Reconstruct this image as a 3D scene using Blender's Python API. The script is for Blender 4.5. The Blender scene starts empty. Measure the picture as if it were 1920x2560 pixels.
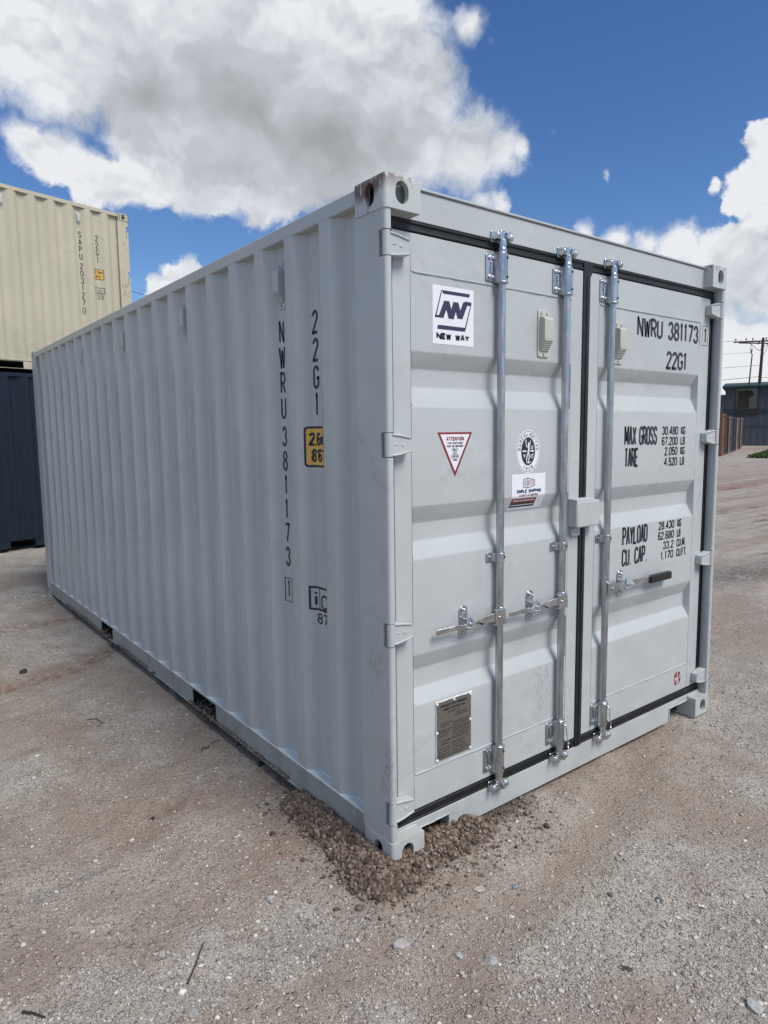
import bpy, bmesh, math, random
import numpy as np
from mathutils import Vector, Matrix
random.seed(7)
rng = np.random.default_rng(11)
S = bpy.context.scene
COL = S.collection
R = math.radians

# ------------------------------------------------------------------ camera
cam_d = bpy.data.cameras.new('camera')
cam = bpy.data.objects.new('camera', cam_d)
COL.objects.link(cam)
S.camera = cam
AZ, PI_, RO = 0.6560, -0.1146, -0.0127
F = Vector((math.sin(AZ)*math.cos(PI_), math.cos(AZ)*math.cos(PI_), math.sin(PI_)))
RT = F.cross(Vector((0, 0, 1))).normalized()
UP = RT.cross(F)
c_, s_ = math.cos(RO), math.sin(RO)
X_ = RT*c_ + UP*s_
Y_ = -RT*s_ + UP*c_
M = Matrix((X_, Y_, -F)).transposed().to_4x4()
M.translation = Vector((-1.4996, -1.9215, 1.6910))
cam.matrix_world = M
cam_d.sensor_fit = 'VERTICAL'
cam_d.sensor_height = 24.0
cam_d.lens = 1691.38/2560*24.0
cam_d.clip_start = 0.05
cam_d.clip_end = 3000

# ------------------------------------------------------------------ light
SUN_DIR = Vector((0.13, -0.76, 1.0)).normalized()      # towards the sun
sun_el = math.asin(SUN_DIR.z)
sun_az = math.atan2(SUN_DIR.x, SUN_DIR.y)
sd = bpy.data.lights.new('sun', 'SUN')
sd.energy = 2.35
sd.angle = R(28)
sd.color = (1.0, 0.955, 0.89)
sun = bpy.data.objects.new('sun', sd)
COL.objects.link(sun)
sun.rotation_euler = SUN_DIR.to_track_quat('Z', 'Y').to_euler()

W = bpy.data.worlds.new('World')
S.world = W
W.use_nodes = True
S.view_settings.view_transform = 'Standard'
S.view_settings.look = 'None'
S.view_settings.gamma = 1.0
S.view_settings.use_curve_mapping = False
S.view_settings.exposure = 0.62
S.render.engine = 'CYCLES'
S.cycles.max_bounces = 6
S.cycles.diffuse_bounces = 3
S.cycles.use_denoising = True


class NT:
    """small helper for writing node graphs as expressions"""
    def __init__(s, tree):
        s.t = tree; s.n = tree.nodes; s.l = tree.links

    def new(s, typ, **kw):
        n = s.n.new(typ)
        for k, v in kw.items():
            setattr(n, k, v)
        return n

    def put(s, sock, v):
        if isinstance(v, bpy.types.NodeSocket):
            s.l.new(v, sock)
        elif v is not None:
            if isinstance(v, (tuple, list)) and len(v) == 3 and sock.type == 'RGBA':
                v = (*v, 1)
            sock.default_value = v

    def m(s, op, a, b=None, c=None, clamp=False):
        n = s.new('ShaderNodeMath', operation=op)
        n.use_clamp = clamp
        s.put(n.inputs[0], a)
        if b is not None: s.put(n.inputs[1], b)
        if c is not None: s.put(n.inputs[2], c)
        return n.outputs[0]

    def v(s, op, a, b=None, sc=None):
        n = s.new('ShaderNodeVectorMath', operation=op)
        s.put(n.inputs[0], a)
        if b is not None: s.put(n.inputs[1], b)
        if sc is not None: s.put(n.inputs[3], sc)
        return n.outputs['Value'] if op in ('DISTANCE', 'LENGTH', 'DOT_PRODUCT') else n.outputs[0]

    def noise(s, vec, scale, detail=3, rough=0.5, dist=0.0, col=False):
        n = s.new('ShaderNodeTexNoise')
        s.put(n.inputs['Vector'], vec)
        n.inputs['Scale'].default_value = scale
        n.inputs['Detail'].default_value = detail
        n.inputs['Roughness'].default_value = rough
        n.inputs['Distortion'].default_value = dist
        return n.outputs[1 if col else 0]

    def voro(s, vec, scale, feat='F1', out=0, rand=1.0):
        n = s.new('ShaderNodeTexVoronoi', feature=feat)
        s.put(n.inputs['Vector'], vec)
        n.inputs['Scale'].default_value = scale
        n.inputs['Randomness'].default_value = rand
        return n.outputs[out]

    def ramp(s, fac, a, b, lo=0.0, hi=1.0, smooth=True):
        n = s.new('ShaderNodeMapRange')
        n.interpolation_type = 'SMOOTHSTEP' if smooth else 'LINEAR'
        s.put(n.inputs[0], fac)
        n.inputs[1].default_value = a; n.inputs[2].default_value = b
        s.put(n.inputs[3], lo); s.put(n.inputs[4], hi)
        return n.outputs[0]

    def mix(s, fac, a, b, mode='MIX'):
        n = s.new('ShaderNodeMix', data_type='RGBA', blend_type=mode)
        s.put(n.inputs[0], fac); s.put(n.inputs[6], a); s.put(n.inputs[7], b)
        return n.outputs[2]

    def bump(s, h, strength=0.3, dist=0.01, nrm=None):
        n = s.new('ShaderNodeBump')
        n.inputs['Strength'].default_value = strength
        n.inputs['Distance'].default_value = dist
        s.put(n.inputs['Height'], h)
        if nrm is not None: s.put(n.inputs['Normal'], nrm)
        return n.outputs[0]

    def scale(s, vec, xyz):
        n = s.new('ShaderNodeMapping')
        s.put(n.inputs[0], vec)
        n.inputs['Scale'].default_value = xyz
        return n.outputs[0]

    def pos(s):
        return s.new('ShaderNodeTexCoord').outputs['Object']

    def sep(s, vec):
        n = s.new('ShaderNodeSeparateXYZ'); s.put(n.inputs[0], vec); return n.outputs


# ---- sky: Nishita sky with cumulus described as clumps of directions
CL = [(0.224,0.860,0.458,0.104),(0.349,0.803,0.484,0.115),(0.460,0.739,0.492,0.114),(0.546,0.697,0.465,0.077),(0.581,0.696,0.421,0.070),(0.315,0.861,0.400,0.078),(0.433,0.810,0.396,0.114),(0.531,0.747,0.399,0.105),(0.601,0.701,0.384,0.078),(0.649,0.666,0.367,0.059),(0.686,0.632,0.361,0.033),(0.705,0.613,0.357,0.016),(0.213,0.890,0.403,0.050),(0.176,0.886,0.430,0.055),(0.185,0.918,0.350,0.027),(0.219,0.917,0.334,0.033),(0.255,0.914,0.316,0.037),(0.286,0.905,0.315,0.032),(0.322,0.892,0.318,0.033),(0.360,0.883,0.301,0.023),(0.379,0.865,0.328,0.045),(0.442,0.833,0.332,0.046),(0.513,0.786,0.345,0.052),(0.612,0.628,0.482,0.022),(0.642,0.611,0.464,0.011),(0.663,0.680,0.313,0.009),(0.681,0.664,0.308,0.019),(0.697,0.650,0.304,0.020),(0.335,0.920,0.204,0.015),(0.351,0.912,0.212,0.015),(0.365,0.905,0.217,0.014),(0.778,0.539,0.323,0.008),(0.798,0.513,0.316,0.009),(0.722,0.579,0.378,0.008),(0.876,0.372,0.308,0.036),(0.876,0.395,0.282,0.034),(0.890,0.380,0.255,0.034),(0.866,0.420,0.272,0.014),(0.850,0.439,0.293,0.010),(0.859,0.390,0.331,0.019),(0.827,0.508,0.241,0.023),(0.846,0.481,0.229,0.034),(0.871,0.445,0.208,0.043),(0.894,0.404,0.192,0.058),(0.804,0.541,0.247,0.023),(0.777,0.572,0.262,0.016),(0.864,0.464,0.194,0.033),(0.901,0.400,0.170,0.026),(0.895,0.424,0.139,0.025),(0.910,0.396,0.120,0.032),(0.907,0.410,0.098,0.038),(0.897,0.434,0.082,0.034),(0.921,0.382,0.073,0.038),(0.909,0.414,0.046,0.050),(0.914,0.373,0.162,0.026),(0.946,0.325,0.014,0.062),(0.884,0.467,0.018,0.094),(0.823,0.568,-0.012,0.095)]
GR = [(0.412,0.819,0.399,0.105),(0.506,0.774,0.379,0.105),(0.579,0.722,0.379,0.08),(0.314,0.855,0.413,0.07),(0.453,0.772,0.446,0.05),(0.633,0.684,0.363,0.05),(0.380,0.867,0.323,0.034),(0.892,0.408,0.193,0.022)]
g = NT(W.node_tree)
for n in list(g.n):
    g.n.remove(n)
tc = g.new('ShaderNodeTexCoord').outputs['Generated']
d0 = g.v('NORMALIZE', tc)
wn = g.v('SUBTRACT', g.noise(d0, 9, 4, 0.6, 0, True), (0.5, 0.5, 0.5))
d1 = g.v('ADD', d0, g.v('SCALE', wn, sc=0.055))
wn2 = g.v('SUBTRACT', g.noise(d0, 38, 5, 0.62, 0, True), (0.5, 0.5, 0.5))
d1 = g.v('ADD', d1, g.v('SCALE', wn2, sc=0.016))


def field(dirn, blobs):
    acc = None
    for (x, y, z, r) in blobs:
        e = g.m('SUBTRACT', 1.0, g.m('DIVIDE', g.v('DISTANCE', dirn, (x, y, z)), r*1.12))
        # scaled so that small clumps have as steep an edge as large ones
        # the thinnest wisps never close up fully
        e = g.m('MULTIPLY', e, min(1.0, 0.30 + r*7)) if r > .0125 else g.m('SUBTRACT', g.m('MULTIPLY', e, 0.26), 0.16)
        acc = e if acc is None else g.m('SMOOTH_MAX', acc, e, 0.12)
    return acc


fld = field(d1, CL)
# the rest of the sky carries the same broken cumulus
away = g.v('DISTANCE', d0, (0.606, 0.787, 0.2))
sp = g.sep(d0)
zz = g.m('ADD', g.m('MAXIMUM', sp[2], 0.0), 0.22)
pl = g.new('ShaderNodeCombineXYZ')
g.put(pl.inputs[0], g.m('DIVIDE', sp[0], zz)); g.put(pl.inputs[1], g.m('DIVIDE', sp[1], zz))
gen = g.m('MULTIPLY', g.m('SUBTRACT', g.noise(pl.outputs[0], 0.85, 6, 0.58), 0.515), 5.0)
gen = g.m('SUBTRACT', gen, g.ramp(away, 0.95, 0.72, 0.0, 3.0))
den = g.m('MAXIMUM', fld, gen)
fine = g.noise(d1, 24, 8, 0.60)
fine2 = g.noise(d1, 80, 6, 0.62)
mid = g.noise(d1, 8, 4, 0.5)
den = g.m('ADD', den, g.m('MULTIPLY', g.m('SUBTRACT', mid, 0.5), 0.35))
den = g.m('ADD', den, g.m('MULTIPLY', g.m('SUBTRACT', fine, 0.5), 0.47))
den = g.m('ADD', den, g.m('MULTIPLY', g.m('SUBTRACT', fine2, 0.5), 0.22))
# edges fray more in some places than in others
soft = g.ramp(g.noise(d0, 5, 3, 0.5), 0.38, 0.62, 0.10, 0.48)
alpha = g.m('DIVIDE', g.m('ADD', den, 0.04), soft, clamp=True)
alpha = g.m('MULTIPLY', g.m('MULTIPLY', alpha, alpha), g.m('SUBTRACT', 3.0, g.m('MULTIPLY', alpha, 2.0)))
# billows lit from above, and the thick middle that lets less light through
def relief(scl, dz, det, ro):
    return g.m('SUBTRACT', g.noise(d1, scl, det, ro), g.noise(g.v('ADD', d1, (0.0, 0.0, dz)), scl, det, ro))
b1 = relief(7, 0.030, 3, 0.45)
b2 = relief(19, 0.010, 3, 0.45)
grn = g.m('SUBTRACT', g.noise(d1, 4.5, 3, 0.45), 0.5)
thick = g.ramp(g.m('ADD', field(d1, GR), g.m('MULTIPLY', grn, 1.3)), -1.0, 0.9, 0.0, 1.0, False)
thick2 = g.ramp(gen, 0.5, 2.4, 0.0, 0.45)
thick = g.m('MAXIMUM', thick, thick2)
lit = g.m('SUBTRACT', 1.25, g.m('MULTIPLY', thick, 0.86))
lit = g.m('ADD', lit, g.m('MULTIPLY', b1, 1.5))
lit = g.m('ADD', lit, g.m('MULTIPLY', g.m('MULTIPLY', b2, 2.2), g.m('SUBTRACT', 1.1, thick)))
ccol = g.mix(g.ramp(lit, 0.22, 0.72, 0, 1, False), (0.44, 0.455, 0.48), (0.70, 0.74, 0.80))
ccol = g.mix(g.ramp(lit, 0.68, 1.1, 0, 1, False), ccol, (1.02, 1.04, 1.08))
sky = g.new('ShaderNodeTexSky', sky_type='NISHITA')
sky.sun_disc = False
sky.sun_elevation = sun_el
sky.sun_rotation = sun_az
sky.air_density = 1.0
sky.dust_density = 0.05
sky.ozone_density = 3.2
bg1 = g.new('ShaderNodeBackground'); bg1.inputs[1].default_value = 0.077
hs = g.new('ShaderNodeHueSaturation'); hs.inputs['Saturation'].default_value = 1.22; hs.inputs['Hue'].default_value = 0.509
g.put(hs.inputs['Color'], sky.outputs[0])
g.put(bg1.inputs[0], hs.outputs[0])
bg2 = g.new('ShaderNodeBackground'); bg2.inputs[1].default_value = 0.53
g.put(bg2.inputs[0], ccol)
mx = g.new('ShaderNodeMixShader')
g.put(mx.inputs[0], alpha)
g.l.new(bg1.outputs[0], mx.inputs[1]); g.l.new(bg2.outputs[0], mx.inputs[2])
out = g.new('ShaderNodeOutputWorld')
g.l.new(mx.outputs[0], out.inputs[0])


# ------------------------------------------------------------------ mesh helpers
class MB:
    def __init__(s):
        s.v = []; s.f = []

    def add(s, vs, fs):
        o = len(s.v)
        s.v += [tuple(p) for p in vs]
        s.f += [tuple(i+o for i in f) for f in fs]
        return s

    def box(s, x0, y0, z0, x1, y1, z1):
        return s.add([(x0,y0,z0),(x1,y0,z0),(x1,y1,z0),(x0,y1,z0),(x0,y0,z1),(x1,y0,z1),(x1,y1,z1),(x0,y1,z1)],
                     [(3,2,1,0),(4,5,6,7),(0,1,5,4),(1,2,6,5),(2,3,7,6),(3,0,4,7)])

    def prism(s, poly, a, b, fn):
        """poly: 2D points; a, b: extents along the third axis; fn(p, q, t) -> xyz"""
        n = len(poly)
        vs = [fn(p[0], p[1], a) for p in poly] + [fn(p[0], p[1], b) for p in poly]
        return s.add(vs, [tuple(range(n))[::-1], tuple(range(n, 2*n))] + [(i, (i+1) % n, n+(i+1) % n, n+i) for i in range(n)])

    def cyl(s, p0, p1, r0, r1=None, n=16, caps=True):
        r1 = r0 if r1 is None else r1
        p0 = Vector(p0); p1 = Vector(p1); d = (p1-p0).normalized()
        u = d.orthogonal().normalized(); w = d.cross(u)
        vs = []
        for p, r in ((p0, r0), (p1, r1)):
            for i in range(n):
                a = 2*math.pi*i/n
                vs.append(p + u*(r*math.cos(a)) + w*(r*math.sin(a)))
        fs = [(i, (i+1) % n, n+(i+1) % n, n+i) for i in range(n)]
        if caps:
            fs += [tuple(range(n))[::-1], tuple(range(n, 2*n))]
        return s.add(vs, fs)

    def lathe(s, base, prof, n=20):
        """prof: (r, z) along +Z from base"""
        vs = []
        for r, z in prof:
            for i in range(n):
                a = 2*math.pi*i/n
                vs.append((base[0]+r*math.cos(a), base[1]+r*math.sin(a), base[2]+z))
        fs = []
        for k in range(len(prof)-1):
            for i in range(n):
                fs.append((k*n+i, k*n+(i+1) % n, (k+1)*n+(i+1) % n, (k+1)*n+i))
        fs += [tuple(range(n))[::-1], tuple(range((len(prof)-1)*n, len(prof)*n))]
        return s.add(vs, fs)

    def tube(s, pts, r, n=8):
        pts = [Vector(p) for p in pts]
        u = None; vs = []
        for i, p in enumerate(pts):
            d = (pts[min(i+1, len(pts)-1)] - pts[max(i-1, 0)]).normalized()
            u = d.orthogonal().normalized() if u is None else (u - d*u.dot(d)).normalized()
            w = d.cross(u)
            rr = r[i] if isinstance(r, (list, tuple)) else r
            for k in range(n):
                a = 2*math.pi*k/n
                vs.append(p + u*(rr*math.cos(a)) + w*(rr*math.sin(a)))
        m = len(pts)
        fs = [(j*n+k, j*n+(k+1) % n, (j+1)*n+(k+1) % n, (j+1)*n+k) for j in range(m-1) for k in range(n)]
        fs += [tuple(range(n))[::-1], tuple(range((m-1)*n, m*n))]
        return s.add(vs, fs)

    def mesh(s, name):
        me = bpy.data.meshes.new(name)
        me.from_pydata([tuple(p) for p in s.v], [], s.f)
        bm = bmesh.new(); bm.from_mesh(me)
        bmesh.ops.recalc_face_normals(bm, faces=bm.faces)
        bm.to_mesh(me); bm.free()
        return me

    def build(s, name, mat, parent=None, bevel=0.0, seg=2, smooth=False, angle=35):
        o = bpy.data.objects.new(name, s.mesh(name))
        COL.objects.link(o)
        o.data.materials.append(mat)
        if parent is not None: o.parent = parent
        if smooth or bevel:
            o.data.polygons.foreach_set('use_smooth', [True]*len(o.data.polygons))
            o.data.set_sharp_from_angle(angle=R(angle))
        if bevel:
            b = o.modifiers.new('bevel', 'BEVEL')
            b.width = bevel; b.segments = seg; b.limit_method = 'ANGLE'; b.angle_limit = R(25)
            b.harden_normals = False
        return o


def empty(name, label, cat, loc=(0, 0, 0), rz=0, group=None):
    o = bpy.data.objects.new(name, None)
    COL.objects.link(o)
    o.location = loc; o.rotation_euler = (0, 0, rz); o.empty_display_size = 0.3
    o['label'] = label; o['category'] = cat
    if group: o['group'] = group
    return o


def tag(o, label=None, cat=None, group=None, kind=None):
    for k, v in (('label', label), ('category', cat), ('group', group), ('kind', kind)):
        if v: o[k] = v
    return o


# ------------------------------------------------------------------ materials
def mat(name, col, rough=0.5, metal=0.0, spec=0.5, build=None):
    m = bpy.data.materials.new(name)
    m.use_nodes = True
    b = m.node_tree.nodes['Principled BSDF']
    b.inputs['Base Color'].default_value = (*col, 1)
    b.inputs['Roughness'].default_value = rough
    b.inputs['Metallic'].default_value = metal
    b.inputs['Specular IOR Level'].default_value = spec
    if build:
        build(NT(m.node_tree), b)
    return m


def paint_nodes(base, streak=0.0, grime=0.5, rust=0.0, scuffs=()):
    def f(g, b):
        p = g.pos()
        col = g.mix(g.ramp(g.noise(p, 1.6, 5, 0.6), 0.3, 0.75), tuple(c*0.95 for c in base), tuple(c*1.05 for c in base))
        # fine speckle of sprayed paint
        col = g.mix(g.m('MULTIPLY', g.ramp(g.noise(p, 420, 2, 0.5), 0.35, 0.75), 0.10), col, tuple(c*0.80 for c in base))
        if streak:
            sv = g.scale(p, (38, 38, 0.55))
            st = g.ramp(g.noise(sv, 1.0, 4, 0.62), 0.56, 0.78)
            fd = g.ramp(g.noise(p, 0.9, 3, 0.6), 0.35, 0.7)
            col = g.mix(g.m('MULTIPLY', g.m('MULTIPLY', st, fd), streak), col, tuple(c*0.62 for c in base))
            hair = g.ramp(g.noise(g.scale(p, (95, 95, 0.8)), 1.0, 3, 0.6), 0.66, 0.72)
            col = g.mix(g.m('MULTIPLY', g.m('MULTIPLY', hair, g.ramp(g.noise(p, 2.3, 3, 0.6), 0.5, 0.66)), streak*1.1), col, (0.10, 0.11, 0.12))
        # dirt splashed up from the yard
        z = g.sep(p)[2]
        lo = g.m('MULTIPLY', g.ramp(z, 1.0, 0.05), g.ramp(g.noise(p, 7, 5, 0.65), 0.35, 0.8))
        col = g.mix(g.m('MULTIPLY', lo, 0.42*grime), col, (0.21, 0.19, 0.165))
        # small dark nicks
        nick = g.ramp(g.noise(g.scale(p, (30, 30, 9)), 1.0, 2, 0.5), 0.80, 0.83)
        col = g.mix(g.m('MULTIPLY', nick, 0.55*grime), col, (0.07, 0.07, 0.07))
        for (cx, cy, cz, r, amt) in scuffs:
            dd = g.v('DISTANCE', g.v('MULTIPLY', p, (1, 1, 0.38)), (cx, cy, cz*0.38))
            mk = g.m('MULTIPLY', g.ramp(dd, r, r*0.2), g.ramp(g.noise(g.scale(p, (110, 110, 34)), 1.0, 5, 0.75), 0.50, 0.66))
            col = g.mix(g.m('MULTIPLY', mk, amt), col, (0.055, 0.055, 0.058))
        if rust:
            rn = g.noise(g.scale(p, (55, 55, 18)), 1.0, 7, 0.72)
            rm = g.ramp(z, 2.50, 2.60)
            rk = g.ramp(g.m('ADD', rn, g.m('MULTIPLY', rm, 0.22)), 0.70, 0.76)
            # near the corner that took the knocks
            near = g.ramp(g.v('DISTANCE', g.v('MULTIPLY', p, (1, 1, 1.5)), (0.0, 0.105, 3.90)), 0.155, 0.09)
            rk = g.m('MAXIMUM', g.m('MULTIPLY', rk, 0.6), g.m('MULTIPLY', near, g.ramp(rn, 0.42, 0.46)))
            drip = g.m('MULTIPLY', g.ramp(g.noise(g.scale(p, (70, 70, 3)), 1.0, 3, 0.6), 0.56, 0.64), g.ramp(g.v('DISTANCE', p, (0.0, 0.10, 2.53)), 0.13, 0.06))
            rk = g.m('MAXIMUM', rk, g.m('MULTIPLY', drip, 0.6))
            col = g.mix(g.m('MULTIPLY', rk, rust), col, g.mix(rn, (0.028, 0.011, 0.008), (0.17, 0.060, 0.028)))
        g.put(b.inputs['Base Color'], col)
        g.put(b.inputs['Roughness'], g.ramp(g.noise(p, 9, 4, 0.6), 0.3, 0.7, 0.27, 0.42))
        h = g.m('ADD', g.m('MULTIPLY', g.noise(p, 2.2, 3, 0.5), 6.0), g.m('MULTIPLY', g.noise(p, 260, 2, 0.5), 0.05))
        h = g.m('ADD', h, g.m('MULTIPLY', g.ramp(g.noise(p, 5.5, 2, 0.5), 0.55, 0.75), 1.6))
        g.put(b.inputs['Normal'], g.bump(h, 0.55, 0.0026))
    return f


GREY = (0.442, 0.468, 0.470)
M_side = mat('grey_paint_side', GREY, build=paint_nodes(GREY, streak=0.45))
M_door = mat('grey_paint_door', GREY, build=paint_nodes(GREY, streak=0.22, grime=0.6, scuffs=((0.95, 0.06, 0.50, 0.10, 0.5), (1.12, 0.055, 0.32, 0.10, 0.5), (1.30, 0.055, 0.42, 0.12, 0.25))))
M_post = mat('grey_paint_post', GREY, build=paint_nodes(GREY, streak=0.55, grime=0.8, scuffs=((0.0, 0.09, 0.80, 0.080, 0.55), (0.0, 0.03, 0.42, 0.070, 0.6), (0.0, 0.05, 0.30, 0.06, 0.5))))
M_cast = mat('grey_paint_casting', (0.47, 0.50, 0.49), build=paint_nodes((0.47, 0.50, 0.49), streak=0.2, grime=1.0, rust=0.9))
CREAM = (0.47, 0.435, 0.325)
M_cream = mat('cream_paint', CREAM, build=paint_nodes(CREAM, streak=0.35, grime=1.0))
NAVY = (0.010, 0.018, 0.030)
M_navy = mat('navy_paint', NAVY, spec=.25, build=paint_nodes(NAVY, streak=0.1, grime=0.04))
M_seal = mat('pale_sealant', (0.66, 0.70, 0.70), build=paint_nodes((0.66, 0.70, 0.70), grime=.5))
M_rail_shade = mat('grey_paint_rail_shade', (0.34, 0.37, 0.36), build=paint_nodes((0.34, 0.37, 0.36), streak=0.2, grime=1.8))  # base tone darkened and greened to imitate ground reflection, with heavy grime over it
M_vent = mat('vent_plastic', (0.46, 0.47, 0.42), 0.5)
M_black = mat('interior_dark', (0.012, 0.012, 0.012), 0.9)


def rubber_nodes(g, b):
    p = g.pos()
    g.put(b.inputs['Base Color'], g.mix(g.ramp(g.noise(p, 14, 4, 0.6), 0.45, 0.8), (0.008, 0.009, 0.012), (0.022, 0.022, 0.024)))


M_rubber = mat('rubber', (0.01, 0.01, 0.012), 0.5, build=rubber_nodes)


def galv_nodes(base, r0, r1, sc=(60, 60, 9)):
    def f(g, b):
        p = g.pos()
        n1 = g.noise(g.scale(p, sc), 1.0, 5, 0.6)
        n2 = g.voro(p, 140, 'F1', 1)
        col = g.mix(g.ramp(n1, 0.3, 0.75), tuple(c*0.72 for c in base), tuple(min(1, c*1.12) for c in base))
        col = g.mix(0.10, col, n2)
        g.put(b.inputs['Base Color'], col)
        g.put(b.inputs['Roughness'], g.ramp(n1, 0.3, 0.7, r0, r1))
        g.put(b.inputs['Normal'], g.bump(g.noise(p, 300, 3, 0.6), 0.25, 0.0008))
    return f


M_galv = mat('galvanised_steel', (0.60, 0.63, 0.66), 0.35, 1.0, build=galv_nodes((0.50, 0.53, 0.56), 0.28, 0.45))
M_zinc = mat('bright_zinc', (0.7, 0.73, 0.76), 0.25, 1.0, build=galv_nodes((0.66, 0.69, 0.72), 0.18, 0.32, (22, 22, 22)))
M_ink = mat('marking_ink', (0.018, 0.020, 0.032), 0.5)
M_white = mat('sticker_white', (0.74, 0.74, 0.78), 0.4)
M_purple = mat('sticker_indigo', (0.035, 0.028, 0.075), 0.45)
M_red = mat('sticker_red', (0.22, 0.018, 0.025), 0.45)
M_tblue = mat('sticker_blue', (0.02, 0.06, 0.16), 0.45)
M_orange = mat('sticker_orange', (0.5, 0.16, 0.07), 0.5)
M_yellow = mat('sticker_yellow', (0.70, 0.42, 0.075), 0.5)
M_plate = mat('plate_metal', (0.20, 0.185, 0.16), 0.42, 0.6)
M_grip = mat('grip_plastic', (0.010, 0.010, 0.011), 0.38)

# ------------------------------------------------------------------ stroke lettering
def A(cx, cy, rx, ry, a0, a1, n=7):
    return [(cx+rx*math.cos(R(a0+(a1-a0)*i/n)), cy+ry*math.sin(R(a0+(a1-a0)*i/n))) for i in range(n+1)]


OV = A(.5, .78, .5, .22, 0, 180) + A(.5, .22, .5, .22, 180, 360) + [(1, .78)]
GL = {
 'A': [[(0, 0), (.5, 1), (1, 0)], [(.17, .32), (.83, .32)]],
 'B': [[(0, 0), (0, 1)], [(0, 1), (.5, 1)] + A(.5, .77, .42, .23, 90, -90) + [(0, .54)], [(0, .54), (.5, .54)] + A(.5, .27, .5, .27, 90, -90) + [(0, 0)]],
 'C': [A(.5, .78, .5, .22, 0, 180) + A(.5, .22, .5, .22, 180, 360)],
 'D': [[(0, 0), (0, 1), (.45, 1)] + A(.45, .7, .55, .3, 90, 0) + A(.45, .3, .55, .3, 0, -90) + [(0, 0)]],
 'E': [[(1, 1), (0, 1), (0, 0), (1, 0)], [(0, .52), (.8, .52)]],
 'F': [[(1, 1), (0, 1), (0, 0)], [(0, .52), (.8, .52)]],
 'G': [A(.5, .78, .5, .22, 5, 180) + A(.5, .22, .5, .22, 180, 360) + [(1, .46), (.6, .46)]],
 'H': [[(0, 0), (0, 1)], [(1, 0), (1, 1)], [(0, .52), (1, .52)]],
 'I': [[(.5, 0), (.5, 1)]],
 'K': [[(0, 0), (0, 1)], [(1, 1), (0, .42)], [(.3, .58), (1, 0)]],
 'L': [[(0, 1), (0, 0), (1, 0)]],
 'M': [[(0, 0), (0, 1), (.5, .25), (1, 1), (1, 0)]],
 'N': [[(0, 0), (0, 1), (1, 0), (1, 1)]],
 'O': [OV], '0': [OV],
 'P': [[(0, 0), (0, 1), (.5, 1)] + A(.5, .74, .5, .26, 90, -90) + [(0, .48)]],
 'R': [[(0, 0), (0, 1), (.5, 1)] + A(.5, .74, .5, .26, 90, -90) + [(0, .48)], [(.5, .48), (1, 0)]],
 'S': [A(.5, .77, .5, .23, 5, 180) + [(.08, .62), (.92, .40)] + A(.5, .23, .5, .23, 0, -175)],
 'T': [[(0, 1), (1, 1)], [(.5, 1), (.5, 0)]],
 'U': [[(0, 1)] + A(.5, .22, .5, .22, 180, 360) + [(1, 1)]],
 'V': [[(0, 1), (.5, 0), (1, 1)]],
 'W': [[(0, 1), (.25, 0), (.5, .8), (.75, 0), (1, 1)]],
 'X': [[(0, 0), (1, 1)], [(0, 1), (1, 0)]],
 'Y': [[(0, 1), (.5, .48), (1, 1)], [(.5, .48), (.5, 0)]],
 '1': [[(.15, .86), (.42, .93), (.55, 1), (.55, 0)]],
 '2': [A(.5, .76, .5, .24, 172, -12) + [(0, .04), (0, 0), (1, 0)]],
 '3': [A(.5, .765, .46, .235, 172, -75), A(.5, .265, .5, .265, 82, -170)],
 '4': [[(.72, 0), (.72, 1), (0, .28), (1, .28)]],
 '5': [[(.95, 1), (.08, 1), (.04, .56)] + A(.5, .31, .5, .31, 115, -165)],
 '6': [A(.5, .77, .5, .23, 12, 180) + [(0, .28)] + A(.5, .28, .5, .28, 180, 540, 14)],
 '7': [[(0, 1), (1, 1), (.38, 0)]],
 '8': [A(.5, .765, .44, .235, -90, 270, 14), A(.5, .265, .5, .265, -90, 270, 14)],
 '.': [[(.15, .02), (.85, .02)]], ',': [[(.5, .08), (.35, -.14)]],
 "'": [[(.4, 1), (.4, .78)]], '"': [[(.25, 1), (.25, .8)], [(.65, 1), (.65, .8)]],
 'm': [[(0, 0), (0, .62)], [(0, .5)] + A(.25, .5, .25, .14, 180, 0, 4) + [(.5, 0)], [(.5, .5)] + A(.75, .5, .25, .14, 180, 0, 4) + [(1, 0)]],
 'i': [[(.5, 0), (.5, .66)], [(.5, .84), (.5, .98)]],
 'c': [A(.5, .42, .5, .22, 25, 180) + A(.5, .2, .5, .22, 180, 335)],
 'h': [[(0, 0), (0, 1)], [(0, .5)] + A(.5, .46, .5, .18, 180, 0, 5) + [(1, 0)]],
 ' ': [],
}
NARROW = {'1': .6, 'I': .35, '.': .35, ',': .4, "'": .35, '"': .55, 'M': 1.15, 'W': 1.2, ' ': .75, 'm': 1.35, 'i': .4}


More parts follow.
